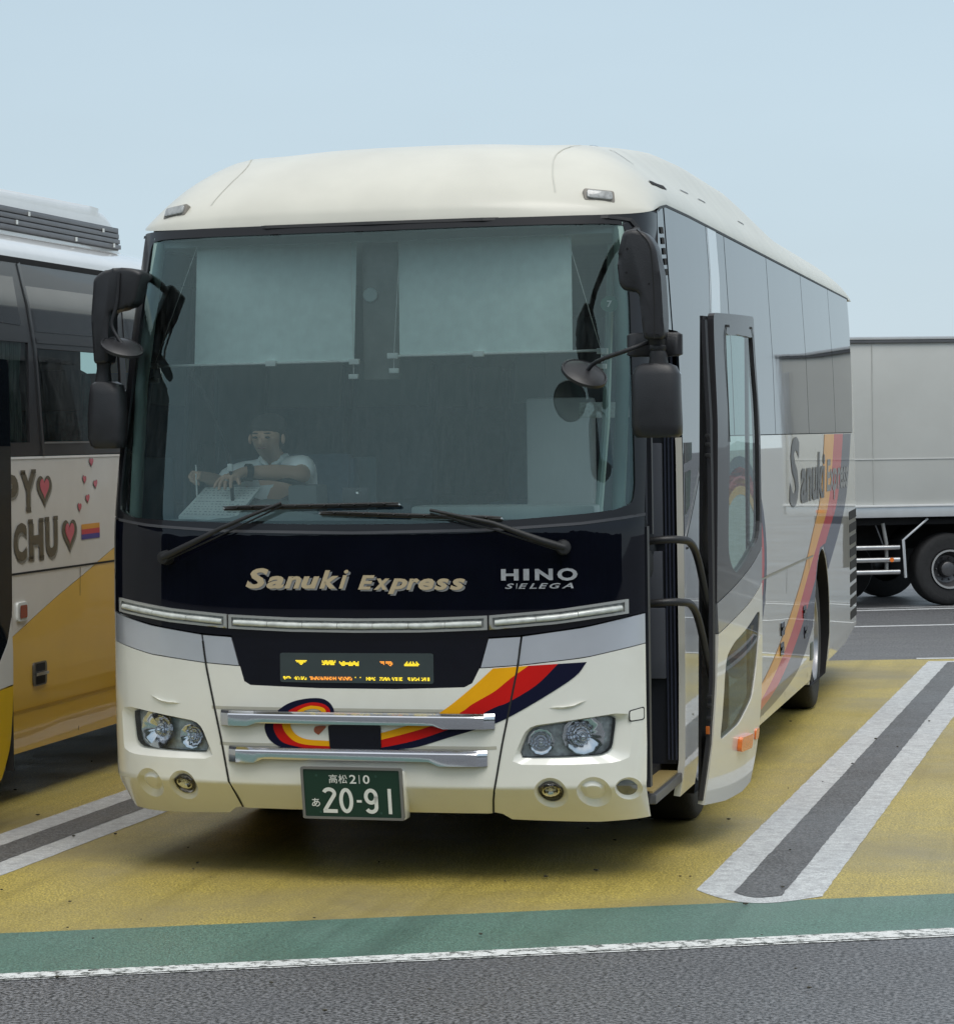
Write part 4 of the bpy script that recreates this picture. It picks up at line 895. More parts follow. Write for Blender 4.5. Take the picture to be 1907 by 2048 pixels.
# ---------------------------------------------------------------- outside mirrors
BP = M_['blackp']
def loftz(name, secs, m, par, seg=20, e=3.2, autos=45):
    """stack of rounded sections: (cx, cy, z, halfx, halfy)"""
    bm = bmesh.new(); rings = []
    for cx, cy, z, hx, hy in secs:
        ring = []
        for k in range(seg):
            t = 2*math.pi*k/seg; c, s = math.cos(t), math.sin(t)
            ring.append(bm.verts.new((cx+hx*math.copysign(abs(c)**(2/e), c), cy+hy*math.copysign(abs(s)**(2/e), s), z)))
        rings.append(ring)
    for i in range(len(rings)-1):
        for k in range(seg): bm.faces.new((rings[i][k], rings[i][(k+1) % seg], rings[i+1][(k+1) % seg], rings[i+1][k]))
    bm.faces.new(rings[0][::-1]); bm.faces.new(rings[-1]); return bmobj(name, bm, m, par, smooth=True, autos=autos)
def disc_mirror(par, c, ax, R, nm='round_mirror'):
    bm = bmesh.new(); q = Vector(ax).normalized().to_track_quat('Z', 'Y').to_matrix()
    rings = lathe(bm, [(.022, .001), (.022, R*.35), (.014, R*.75), (.006, R*.9), (.010, R*.93), (.006, R), (-.008, R), (-.008, R*.93)], (0, 0, 0), 'Z', 32); rr = lathe(bm, [(-.008, R*.93), (-.006, .001)], (0, 0, 0), 'Z', 32, mi=1)
    for v in bm.verts: v.co = Vector(c)+q @ v.co
    return bmobj(nm, bm, [BP, M_['chrome']], par, smooth=True, autos=30)
mR = bpy.data.objects.new('mirror', None); link(mR, coach); mR.location = (-.020, .13, .003)
prismo('mirror_shell', fillet([(1.192, 2.68), (1.215, 2.795), (1.262, 2.806), (1.315, 2.785), (1.352, 2.73), (1.374, 2.60), (1.381, 2.45), (1.383, 2.335), (1.296, 2.335), (1.290, 2.45), (1.276, 2.54), (1.215, 2.546), (1.195, 2.575)], .025, 4), -.22, -.05, BP, mR, .022)
ribbon_pts = [(1.275, 2.80), (1.325, 2.74), (1.338, 2.66), (1.345, 2.50), (1.345, 2.34)]
def mrf(u, v, off=0): return Vector((u, -.2205-off, v)), Vector((0, -1, 0))
ribbon_on('shell_joint', catmull(ribbon_pts, 4), .005, mrf, M_['gasket'], mR, off=.001)
for u, v in ((1.205, 2.70), (1.235, 2.72), (1.23, 2.62), (1.31, 2.36), (1.325, 2.57)): patch('screw_hole', circ(u, v, .005, 8), mrf, M_['dark'], mR, off=.001, cu=[], cv=[])
loftz('mirror_neck', [(1.340, -.135, 2.34, .038, .045), (1.343, -.135, 2.315, .032, .035), (1.345, -.135, 2.31, .036, .04), (1.345, -.135, 2.295, .036, .04), (1.346, -.135, 2.29, .032, .036), (1.347, -.135, 2.275, .037, .04), (1.347, -.135, 2.26, .037, .04), (1.348, -.135, 2.22, .042, .045)], M_['blackm'], mR, e=2.6)
loftz('mirror_housing', [(1.338, -.13, 2.238, .055, .05), (1.338, -.13, 2.225, .085, .062), (1.338, -.13, 2.19, .101, .07), (1.337, -.13, 2.10, .103, .078), (1.338, -.13, 1.98, .106, .08), (1.340, -.13, 1.94, .103, .074), (1.340, -.13, 1.925, .088, .06)], BP, mR)
boxo('mirror_glass', 1.245, 1.43, -.060, -.046, 1.95, 2.20, M_['chrome'], mR, .004)
loftz('side_mirror', [(1.325, -.075, 2.268, .10, .02), (1.325, -.075, 2.276, .118, .028), (1.325, -.075, 2.36, .118, .028), (1.325, -.075, 2.370, .10, .02)], BP, mR, e=5)
tubeo('mirror_arm', [(1.26, -.09, 2.70), (1.22, .1, 2.76), (1.18, .35, 2.82), (1.15, .62, 2.86)], .022, BP, mR)
tubeo('mirror_stay', catmull([(1.31, -.13, 2.33), (1.22, -.16, 2.295), (1.12, -.12, 2.266), (1.06, -.07, 2.242), (1.028, -.05, 2.21)], 4), .0095, BP, mR)
disc_mirror(mR, (1.018, -.05, 2.203), (-.42, .45, -1.0) if False else (.40, -.42, .80), .102)
mL = bpy.data.objects.new('mirror', None); link(mL, coach); mL.location = (-.062, .18, .010)
prismo('mirror_shell', fillet([(-1.228, 2.68), (-1.195, 2.708), (-1.150, 2.722), (-1.107, 2.728), (-1.03, 2.722), (-.99, 2.70), (-1.03, 2.56), (-1.075, 2.542), (-1.15, 2.525), (-1.158, 2.40), (-1.163, 2.29), (-1.232, 2.29), (-1.236, 2.50)], .02, 4), .10, .24, BP, mL, .018)
loftz('mirror_neck', [(-1.198, .16, 2.295, .033, .04), (-1.20, .16, 2.27, .030, .034), (-1.202, .16, 2.22, .036, .04), (-1.205, .16, 2.19, .04, .045)], M_['blackm'], mL, e=2.6)
loftz('mirror_housing', [(-1.19, .16, 2.208, .05, .05), (-1.185, .16, 2.195, .072, .06), (-1.183, .16, 2.15, .082, .07), (-1.183, .16, 2.05, .088, .078), (-1.185, .16, 1.95, .086, .078), (-1.18, .16, 1.915, .08, .07), (-1.175, .16, 1.902, .065, .058)], BP, mL)
boxo('mirror_glass', -1.25, -1.12, .235, .245, 1.93, 2.17, M_['chrome'], mL, .004)
tubeo('mirror_arm', [(-1.02, .17, 2.66), (-1.04, .35, 2.69), (-1.06, .56, 2.72)], .02, BP, mL)
tubeo('mirror_stay', catmull([(-1.098, .09, 2.705), (-1.105, .09, 2.60), (-1.115, .09, 2.54), (-1.135, .09, 2.47), (-1.115, .09, 2.42), (-1.085, .09, 2.375)], 4), [.011]*13+[.0075]*12 if False else .009, BP, mL)
disc_mirror(mL, (-1.087, .09, 2.362), (.30, -.30, .80), .100)
# ---------------------------------------------------------------- wipers
def wiper(piv, mid, tip, b0, b1, nm='wiper'):
    r_ = bpy.data.objects.new(nm, None); link(r_, coach)
    fp = lambda p, o: front(p[0], p[1], o)[0]
    arm = [fp(piv, .05), fp(((piv[0]*2+mid[0])/3, (piv[1]*2+mid[1])/3), .062), fp(mid, .062), fp(((mid[0]+tip[0])/2, (mid[1]+tip[1])/2), .062), fp(tip, .045)]
    tubeo('wiper_arm', arm, [.016, .015, .010, .008, .007], M_['blackm'], r_)
    tubeo('washer_pipe', [fp((piv[0], piv[1]-.02), .05), fp((mid[0], mid[1]-.022), .05), fp((tip[0], tip[1]-.012), .04)], .004, M_['blackm'], r_)
    bm = bmesh.new(); lathe(bm, [(0, .001), (0, .030), (.02, .034), (.055, .028), (.062, .001)], (0, 0, 0), 'Z', 16); c, n_ = front(*piv, 0); q = n_.to_track_quat('Z', 'Y').to_matrix()
    for v in bm.verts: v.co = c+q @ v.co
    bmobj('pivot_cap', bm, M_['blackm'], r_, smooth=True)
    nb = 12; bl = [(b0[0]+(b1[0]-b0[0])*k/nb, b0[1]+(b1[1]-b0[1])*k/nb) for k in range(nb+1)]
    tubeo('wiper_blade', [fp(p, .014) for p in bl], .0085, M_['blackm'], r_, 6)
    tubeo('blade_spine', [fp((p[0], p[1]+.006), .030) for p in bl], [.002]+[.0055]*(nb-1)+[.002], M_['blackm'], r_, 6)
    for k in range(1, nb): 
        a, b = fp(bl[k], .012), fp((bl[k][0], bl[k][1]+.006), .034); tubeo('blade_clip', [a, b], .006, M_['blackp'], r_, 5)
    for p in (b0, b1): 
        bm = bmesh.new(); bmesh.ops.create_icosphere(bm, subdivisions=1, radius=.006); cc = fp(p, .022)
        for v in bm.verts: v.co += cc
        bmobj('blade_tip', bm, M_['alu'], r_)
wiper((-.880, 1.422), (-.594, 1.545), (-.330, 1.652), (-.604, 1.634), (.194, 1.646))
wiper((.892, 1.462), (.600, 1.560), (.334, 1.618), (-.160, 1.612), (.638, 1.584))
# ---------------------------------------------------------------- interior
bm = bmesh.new()
box(bm, -1.14, 1.14, 1.38, 11.6, 2.86, 2.90)
box(bm, -1.1, 1.1, .60, 1.38, 2.84, 2.88)
bmobj('ceiling_lining', bm, M_['intlight'], coach)
bm = bmesh.new(); box(bm, -1.16, -1.14, 1.75, 11.7, 1.1, 2.9); box(bm, 1.14, 1.16, 1.36, 11.7, 1.1, 2.9); box(bm, -1.1, 1.1, 11.6, 11.65, 1.1, 2.9); box(bm, -1.22, -1.2, .62, 1.75, .5, 1.46)
bmobj('wall_lining', bm, M_['intgrey'], coach)
bm = bmesh.new(); box(bm, -1.2, .6, .4, 1.78, .70, .74); box(bm, -1.2, 1.18, 1.36, 1.80, .70, 1.16)
bmobj('cabin_floor', bm, M_['grey'], coach)
# dashboard shelf follows the windscreen foot
XS = [-1.12+2.2*k/24 for k in range(25)]
V = []
for x in XS:
    y0 = F(x, 1.54)+.03; hump = .10*math.exp(-((x+.55)/.28)**2)
    V += [(x, y0, 1.30), (x, y0+.01, 1.535), (x, y0+.08, 1.553), (x, max(y0+.1, .42), 1.575+hump*.6), (x, max(y0+.12, .62), 1.57+hump), (x, max(y0+.13, .66), 1.52+hump*.5), (x, max(y0+.14, .70), 1.0)]
mk('dashboard', V, [(i*7+j, i*7+j+1, (i+1)*7+j+1, (i+1)*7+j) for i in range(24) for j in range(6)], mat('dash_top', (.34, .40, .40), .6, var=.1), coach, True)
boxo('meter_hood', -.42, -.28, .42, .62, 1.60, 1.735, mat('hood_grey', (.16, .18, .19), .7), coach, .02)
boxo('dash_cover', .15, .98, .42, .66, 1.56, 1.635, mat('dash_pale', (.36, .42, .42), .7), coach, .02)
# blinds with bottom rods, clips and cords
def blind(x0, x1, zb, rx0, rx1, yb=.66):
    y_t = .60; n = 16; V = []
    for k in range(n+1):
        x = x0+(x1-x0)*k/n
        for j in range(7):
            z = zb+(2.868-zb)*j/6; yy = .56+.10*(1-j/6)+.10*j/6+.004*math.sin(k*1.9+j*.3); V.append((x+(.02*(6-j)/6*(-1 if x0 < 0 else 0)), yy, z))
    b = mk('roller_blind', V, [(i*7+j, (i+1)*7+j, (i+1)*7+j+1, i*7+j+1) for i in range(n) for j in range(6)], M_['blind'], coach, True)
    tubeo('blind_rod', [(rx0, .655, zb), (rx1, .655, zb+.004)], .006, M_['whitep'], b)
    for x in (rx0+.015, rx1-.015, (x0+x1)/2-.03): boxo('rod_clip', x-.024, x+.024, .635, .665, zb-.012, zb+.014, M_['whitep'], b, .003)
    for x in (rx0+.02, rx1-.02):
        boxo('cord_anchor', x-.022, x+.022, .64, .665, zb-.078, zb-.056, M_['whitep'], b, .003)
        tubeo('blind_cord', [(x, .65, zb-.06), (x, .65, zb), (x0+.02 if x < (x0+x1)/2 else x1-.02, .62, 2.86)], .0016, M_['whitep'], b, 4)
blind(-.905, -.138, 2.293, -1.140, -.140); blind(.055, .850, 2.316, .010, 1.000)
boxo('blind_case', -.95, .93, .62, .70, 2.85, 2.90, mat('case_grey', (.3, .36, .36), .6), coach, .01)
bm = bmesh.new(); box(bm, -.13, .04, .72, .74, 2.21, 2.86, .005); bmobj('route_board', bm, mat('board_dark', (.13, .13, .12), .35, var=.4, vscale=8), coach, smooth=True)
bm = bmesh.new(); lathe(bm, [(0, .001), (0, .030), (.006, .034), (.01, .026)], (-.09, .70, 2.60), 'Y', 20); bmobj('clock', bm, M_['intlight'], coach, smooth=True)
# microphone on its stalk
mc = tubeo('microphone_stalk', catmull([(-.886, .45, 2.262), (-.835, .45, 2.19), (-.79, .45, 2.10), (-.745, .45, 1.99), (-.715, .45, 1.92), (-.695, .45, 1.80), (-.69, .46, 1.66)], 4), .0085, M_['dark'], coach)
tubeo('microphone_head', [(-.892, .45, 2.272), (-.885, .45, 2.262), (-.868, .45, 2.238), (-.862, .45, 2.230)], [.008, .016, .015, .008], M_['dark'], mc)
boxo('stalk_clip', -.707, -.683, .435, .448, 1.80, 1.835, M_['whitep'], mc, .003)
# driver's seat, passenger seats
def seat_block(nm, x, y, z, w_, m, par, hm, h=.78):
    s_ = bpy.data.objects.new(nm, None); link(s_, par); s_.location = (x, y, z)
    bm = bmesh.new(); box(bm, -w_/2, w_/2, -.42, .05, .32, .46, .04); bmobj('cushion', bm, m, s_, smooth=True)
    bm = bmesh.new(); box(bm, -w_/2, w_/2, 0, .13, .42, .42+h, .05, mtx=Matrix.Rotation(math.radians(-10), 4, 'X')); bmobj('seat_back', bm, m, s_, smooth=True)
    bm = bmesh.new(); box(bm, -w_/2+.03, w_/2-.03, -.012, .14, .42+h-.24, .42+h+.008, .02, mtx=Matrix.Rotation(math.radians(-10), 4, 'X')); bmobj('headrest_cover', bm, hm, s_, smooth=True)
    bm = bmesh.new(); box(bm, -w_/2+.05, w_/2-.05, -.3, 0, 0, .32); bmobj('seat_base', bm, M_['grey'], s_)
    return s_
seat_block('driver_seat', -.62, 1.32, .74, .50, M_['seatf'], coach, M_['seatf'], .72)
seat_block('reflection_seat', .94, 1.18, .95, .36, mat('reflection_seat_dark', (.02, .025, .03), .9), coach, mat('reflection_seat_dark', (.02, .025, .03), .9), .72)  # added dark seat shape, standing in for a dark reflection on the windscreen
s0 = seat_block('seat', -.90, 2.35, 1.16, .46, M_['seatf'], coach, M_['linen'])
for r_ in range(8):
    for x in (-.90, -.42, .42, .90):
        if r_ == 0 and x == -.90: continue
        c = s0.copy(); COL.objects.link(c); c.location = (x, 2.35+.95*r_, 1.16); c.parent = coach
        for ch in list(s0.children): d = ch.copy(); COL.objects.link(d); d.parent = c
boxo('driver_partition', -1.1, -.32, 1.72, 1.75, .95, 1.85, M_['intgrey'], coach, .01)
boxo('reflection_box', .52, .84, 1.25, 1.60, 1.16, 2.12, mat('reflection_box_grey', (.34, .37, .37), .6), coach, .02)  # added solid box in place of a pale box mirrored in the windscreen
boxo('perforated_panel', .85, 1.09, .80, .82, 2.02, 2.09, mat('perforated', (.5, .55, .53), .5, var=.3, vscale=70), coach, .003)
patch('sticker', circ(1.055, 2.52, .036, 20), front, mat('green_sticker', (.03, .14, .09), .5), coach, off=-.010)
text_on('sticker_mark', '7', front, 1.045, 1.066, 2.505, 2.535, M_['whitep'], coach, off=-.0085, bold=.03)
patch('sticker', [(-1.128, 2.68), (-1.098, 2.685), (-1.096, 2.738), (-1.122, 2.734)], front, M_['whitep'], coach, off=-.010)
text_on('sticker_mark', 'ク', front, -1.120, -1.103, 2.697, 2.720, M_['gasket'], coach, off=-.0085, bold=.02)
PT = mat('pillar_trim', (.30, .42, .38), .7)
for sg in (-1, 1): tubeo('pillar_trim', [(sg*1.10, F(1.1, 1.65)+.05, 1.5), (sg*1.11, F(1.11, 2.2)+.05, 2.2), (sg*1.07, F(1.07, 2.85)+.05, 2.88)], .030, PT, coach)
bm = bmesh.new()
tube(bm, [(.97, .55, 1.55), (.985, .72, 2.0), (1.0, .75, 2.45), (1.02, .72, 2.8)], .018, 8)
bmobj('grab_pole', bm, PT, coach, smooth=True)
# steering wheel
bm = bmesh.new(); t_ = [2*math.pi*k/28 for k in range(29)]
Rw = Matrix.Rotation(math.radians(-28), 3, 'X'); cw = Vector((-.60, .80, 1.66))
tube(bm, [cw+Rw @ Vector((.235*math.cos(a), .235*math.sin(a), 0)) for a in t_], .014, 8, cap=False)
for a in (90, 210, 330): tube(bm, [cw+Rw @ Vector((.225*math.cos(math.radians(a)), .225*math.sin(math.radians(a)), 0)), cw+Vector((0, 0, -.03))], .012, 6)
tube(bm, [cw+Vector((0, 0, -.02)), cw+Vector((0, -.12, -.35))], .035, 10); bmobj('steering_wheel', bm, M_['blackp'], coach, smooth=True, autos=60)
# ---------------------------------------------------------------- things on the dashboard
def quadthing(name, corners, th, m, label, cat):
    c = [Vector(p) for p in corners]; nn = (c[1]-c[0]).cross(c[3]-c[0]).normalized(); 
    if nn.z < 0: nn = -nn
    V = [p for p in c]+[p-nn*th for p in c]
    o = mk(name, V, [(0, 1, 2, 3), (7, 6, 5, 4), (0, 4, 5, 1), (1, 5, 6, 2), (2, 6, 7, 3), (3, 7, 4, 0)], m, None, False)
    tag(o, label, cat); return o, c, nn
BK = [(-.856, .58, 1.726), (-.591, .58, 1.724), (-.630, .30, 1.592), (-.901, .30, 1.600)]
PAP = mat('book_paper', (.86, .93, .91), .7, var=.04)
bk, bc_, bn = quadthing('notebook', BK, .014, PAP, 'open pale logbook with ruled pages lying on the dashboard under the driver\'s hand', 'book')
if bn.y > 0: pass
bkf = lambda u, v, off=0: (Vector(BK[3]).lerp(Vector(BK[2]), u).lerp(Vector(BK[0]).lerp(Vector(BK[1]), u), v)+bn*off, bn)
INK = mat('ink', (.38, .48, .50), .8)
bm = bmesh.new(); random.seed(3)
for r_ in range(11):
    v = .07+.085*r_+(.03 if r_ > 5 else 0); u = .06
    while u < .93:
        wd = random.uniform(.012, .05); vs = [bm.verts.new(bkf(a, b, .0012)[0]) for a, b in ((u, v), (u+wd, v), (u+wd, v+random.uniform(.012, .03)), (u, v+.02))]; bm.faces.new(vs); u += wd+random.uniform(.012, .05)
for a, b, c, d in ((.03, .50, .97, .508), (.03, .05, .97, .055), (.03, .95, .97, .955)): bm.faces.new([bm.verts.new(bkf(x, y, .0012)[0]) for x, y in ((a, b), (c, b), (c, d), (a, d))])
bmobj('handwriting', bm, INK, bk)
ph = thing('smartphone', 'dark smartphone propped upright on the dashboard with its camera facing out', 'phone')
boxo('body', -.146, -.026, .355, .365, 1.60, 1.722, mat('phone_back', (.03, .035, .05), .35), ph, .004)
bm = bmesh.new(); lathe(bm, [(0, .001), (-.003, .009), (0, .011)], (-.075, .354, 1.703), 'Y', 14); bmobj('camera_lens', bm, M_['alu'], ph, smooth=True)
# ---------------------------------------------------------------- driver
drv = thing('person', 'man in pale short-sleeved shirt leaning over the steering wheel, writing, watch on his wrist', 'person')
SKIN = mat('skin', (.60, .38, .27), .5, var=.08); SHIRT = mat('pale_shirt', (.90, .95, .96), .8, var=.06, bump=.1, bscale=25); HAIR = mat('dark_hair', (.03, .026, .024), .7, var=.3, vscale=60)
def skinmesh(name, verts, edges, rad, m, par, root=0, sub=2):
    me = bpy.data.meshes.new(name); me.from_pydata(verts, edges, []); o = bpy.data.objects.new(name, me); COL.objects.link(o)
    md = o.modifiers.new('s', 'SKIN'); md.use_smooth_shade = True
    for i, r in enumerate(rad):
        sv = me.skin_vertices[0].data[i]; sv.radius = (r if isinstance(r, tuple) else (r, r)); sv.use_root = (i == root)
    ms = o.modifiers.new('u', 'SUBSURF'); ms.levels = sub; ms.render_levels = sub
    dg = bpy.context.evaluated_depsgraph_get(); dg.update(); me2 = bpy.data.meshes.new_from_object(o.evaluated_get(dg)); bpy.data.objects.remove(o)
    me2.materials.clear(); me2.materials.append(m); me2.polygons.foreach_set('use_smooth', [True]*len(me2.polygons)); me2.polygons.foreach_set('material_index', [0]*len(me2.polygons))
    return link(bpy.data.objects.new(name, me2), par)
Vd = []; Ed = []; Rd = []
def add(p, r, frm=None):
    Vd.append(tuple(p)); Rd.append(r); i = len(Vd)-1
    if frm is not None: Ed.append((frm, i))
    return i
pel = add((-.62, 1.20, 1.24), (.17, .13)); wst = add((-.62, 1.16, 1.42), (.155, .12), pel); che = add((-.63, 1.08, 1.66), (.16, .12), wst)
nkb = add((-.64, 1.00, 1.835), (.062, .062), che); nk = add((-.637, .92, 1.885), (.052, .052), nkb)
for sg in (1, -1):
    h_ = add((-.62+sg*.10, 1.05, 1.20), (.10, .10), pel); kn = add((-.62+sg*.16, .74, 1.22), (.07, .07), h_); an = add((-.62+sg*.15, .80, .82), (.045, .045), kn); add((-.62+sg*.15, .66, .78), (.045, .03), an)
# left arm (right in the picture), reaching across with the watch
sh = add((-.500, 1.0, 1.80), (.062, .062), che); el = add((-.440, .72, 1.775), (.046, .046), sh); fa = add((-.53, .60, 1.79), (.042, .042), el); wr = add((-.645, .52, 1.797), (.028, .026), fa); pm = add((-.690, .475, 1.785), (.036, .020), wr)
for (k1, k2, k3, r_) in (((-.690, .445, 1.768), (-.688, .425, 1.745), (-.685, .415, 1.722), .0095), ((-.710, .447, 1.768), (-.715, .425, 1.742), (-.712, .415, 1.716), .0098), ((-.728, .450, 1.768), (-.740, .428, 1.742), (-.742, .418, 1.714), .0095), ((-.742, .455, 1.770), (-.760, .435, 1.748), (-.768, .425, 1.722), .0085), ((-.668, .468, 1.765), (-.655, .45, 1.750), (-.648, .438, 1.738), .0105)):
    a = add(k1, r_*1.15, pm); b = add(k2, r_, a); add(k3, r_*.8, b)
# right arm (left in the picture), fist holding the pen
sh2 = add((-.765, 1.0, 1.78), (.062, .062), che); el2 = add((-.835, .78, 1.72), (.046, .046), sh2); fa2 = add((-.83, .66, 1.75), (.042, .042), el2); wr2 = add((-.838, .55, 1.773), (.029, .027), fa2); pm2 = add((-.862, .50, 1.785), (.034, .026), wr2)
for (k1, k2, k3, r_) in (((-.885, .478, 1.795), (-.895, .455, 1.775), (-.872, .452, 1.757), .010), ((-.878, .475, 1.782), (-.888, .452, 1.762), (-.862, .455, 1.748), .010), ((-.868, .475, 1.770), (-.875, .458, 1.752), (-.856, .462, 1.742), .0095), ((-.858, .478, 1.762), (-.862, .465, 1.748), (-.848, .47, 1.740), .0085), ((-.850, .480, 1.790), (-.848, .458, 1.775), (-.856, .448, 1.762), .0105)):
    a = add(k1, r_*1.1, pm2); b = add(k2, r_, a); add(k3, r_*.85, b)
# head joined to the neck
hb = add((-.634, .865, 1.915), (.060, .070), nk); hc = add((-.632, .825, 1.955), (.076, .082), hb); ht = add((-.630, .815, 2.000), (.066, .074), hc)
body = skinmesh('body', Vd, Ed, Rd, SKIN, drv)
# face, hair, ears
def blob(name, c, r, m, par, sc=(1, 1, 1), rot=None):
    bm = bmesh.new(); bmesh.ops.create_uvsphere(bm, u_segments=20, v_segments=14, radius=r)
    for v in bm.verts: 
        p = Vector((v.co.x*sc[0], v.co.y*sc[1], v.co.z*sc[2])); p = (rot @ p) if rot is not None else p; v.co = p+Vector(c)
    return bmobj(name, bm, m, par, smooth=True, autos=80)
RX = Matrix.Rotation(math.radians(28), 3, 'X')
hair = blob('hair', (-.630, .872, 2.006), .086, HAIR, drv, (1.0, 1.10, .70), Matrix.Rotation(math.radians(10), 3, 'X'))
hair2 = blob('hair', (-.630, .885, 1.955), .080, HAIR, drv, (1.02, .75, .9), RX)
for sg in (-1, 1):
    blob('ear', (-.632+sg*.080, .840, 1.945), .018, SKIN, drv, (.5, .8, 1.3))
    blob('eye', (-.632+sg*.030, .748, 1.953), .009, mat('eye', (.02, .015, .012), .3), drv, (1.4, .6, .6))
    blob('eyebrow', (-.632+sg*.031, .744, 1.972), .012, HAIR, drv, (1.6, .5, .28))
blob('nose', (-.632, .738, 1.932), .013, SKIN, drv, (.9, 1.0, 1.5)); blob('mouth', (-.632, .755, 1.903), .014, mat('lips', (.28, .12, .10), .5), drv, (1.5, .5, .35))
Vd, Ed, Rd = [], [], []
c0 = add((-.62, 1.20, 1.26), (.185, .145)); c1 = add((-.62, 1.16, 1.42), (.172, .135), c0); c2 = add((-.63, 1.09, 1.66), (.178, .135), c1)
c3 = add((-.638, 1.02, 1.795), (.095, .085), c2); add((-.638, .985, 1.842), (.070, .064), c3)
a = add((-.505, 1.0, 1.805), (.082, .080), c2); b = add((-.468, .86, 1.805), (.070, .070), a); add((-.448, .765, 1.79), (.062, .062), b)
a = add((-.760, 1.0, 1.785), (.082, .080), c2); b = add((-.800, .88, 1.765), (.070, .070), a); add((-.828, .76, 1.745), (.060, .060), b)
skinmesh('shirt', Vd, Ed, Rd, SHIRT, drv)
bm = bmesh.new()
for sg in (-1, 1): tube(bm, [(-.638+sg*.055, 1.0, 1.86), (-.638+sg*.045, .935, 1.850), (-.638+sg*.008, .905, 1.815)], [.020, .022, .008], 6)
bmobj('collar', bm, SHIRT, drv, smooth=True)
Vd, Ed, Rd = [], [], []
c0 = add((-.62, 1.20, 1.24), (.18, .14))
for sg in (1, -1):
    h_ = add((-.62+sg*.10, 1.03, 1.20), (.11, .11), c0); kn = add((-.62+sg*.16, .74, 1.22), (.082, .082), h_); add((-.62+sg*.15, .80, .86), (.06, .06), kn)
skinmesh('trousers', Vd, Ed, Rd, mat('dark_trousers', (.02, .022, .03), .9), drv)
bm = bmesh.new(); lathe(bm, [(-.016, .033), (-.014, .037), (.014, .037), (.016, .033)], (0, 0, 0), 'Z', 20); box(bm, -.016, .016, -.044, -.034, -.018, .018, .004)
dwv = (Vector((-.645, .52, 1.797))-Vector((-.53, .60, 1.79))).normalized(); qq = dwv.to_track_quat('Z', 'Y').to_matrix()
for v in bm.verts: v.co = Vector((-.632, .529, 1.796))+qq @ v.co
bmobj('wristwatch', bm, mat('watch_black', (.01, .01, .012), .35), drv, smooth=True)
bm = bmesh.new(); lathe(bm, [(-.003, .0105), (.003, .0105)], (0, 0, 0), 'Z', 14); qd = Vector((-.004, -.02, -.025)).to_track_quat('Z', 'Y').to_matrix()
for v in bm.verts: v.co = Vector((-.7125, .436, 1.755))+qd @ v.co
bmobj('ring', bm, M_['alu'], drv)
pn = tubeo('pen', [(-.842, .40, 1.672), (-.848, .42, 1.70), (-.866, .47, 1.785), (-.875, .50, 1.83)], [.001, .004, .004, .004], M_['whitep']); tag(pn, 'slim pale pen held in the driver\'s fist over the logbook', 'pen')
# ---------------------------------------------------------------- second coach (left bay)
c2 = thing('coach', 'white and golden yellow coach with heart lettering parked in the left bay', 'coach')
DX = -3.70; DY = -1.20; FA2 = .85; RA2 = RA+DY
def f2(x, z, off=0): p, n = front(x, z, off); p.x += DX; p.y += DY; return p, n
def s2(y, z, off=0): p, n = sideR(y-DY, z, off); p.x += DX; p.y += DY; return p, n
def s2l(y, z, off=0): p, n = sideL(y-DY, z, off); p.x += DX; p.y += DY; return p, n
WH2 = mat('white_paint', (.74, .74, .72), .3, coat=1, coatr=.02, var=.03, dirt=(.5, .48, .42, .2)); YE2 = mat('golden_paint', (.78, .47, .04), .3, coat=1, coatr=.03, var=.06, vscale=2)
cvb = [.3+.12*k for k in range(26)]
def p2_(nm, P, m, fn=s2, **k): return patch(nm, P, fn, m, c2, cv=cvb, cu=(None if fn in () else ([x for x in XC[::2]] if fn is f2 else [j*.6 for j in range(1, 20)])), **k)
ZB = 1.862
for fn in (s2, s2l):
    ys = -.98
    dgl = catmull([(0.2, .44), (.9, .58), (1.6, .74), (2.27, .915), (2.9, 1.075), (3.45, 1.20), (3.93, 1.316), (5.2, 1.60), (6.2, ZB)], 5)
    p2_('side_panel', [(ys, ZB), (ys, .30), (FA2-.62, .30)]+arch(FA2, .60)+[(1.435, .49), (1.44, .70)]+[p for p in dgl if p[0] > 1.46], WH2, fn, thick=.02)
    p2_('yellow_panel', [(1.44, .27), (RA2-.64, .27)]+arch(RA2, .63)+[(RA2+.64, .28), (10.15, .42), (10.34, .55), (10.35, ZB), (6.22, ZB)]+[(p[0], p[1]-.004) for p in dgl[::-1] if 1.44 < p[0] < 6.1], YE2, fn, thick=.02)
def sr(P, w_, m, nm='panel_gap', off=.004): return ribbon_on(nm, P, w_, s2, m, c2, off=off)
sr([(.7, 1.240), (10.3, 1.240)], .012, M_['gasket']); sr([(.7, ZB), (10.3, ZB)], .012, mat('belt_pale', (.85, .86, .85), .3))  # upper strip is a pale line along the belt
sr([(1.45, .50), (10.3, .50)], .012, mat('skirt_crease', (.42, .24, .02), .5))
for y in (3.33, 5.1, 6.9): sr([(y, 1.23), (y, .30)], .008, mat('gap_soft', (.12, .08, .02), .6))
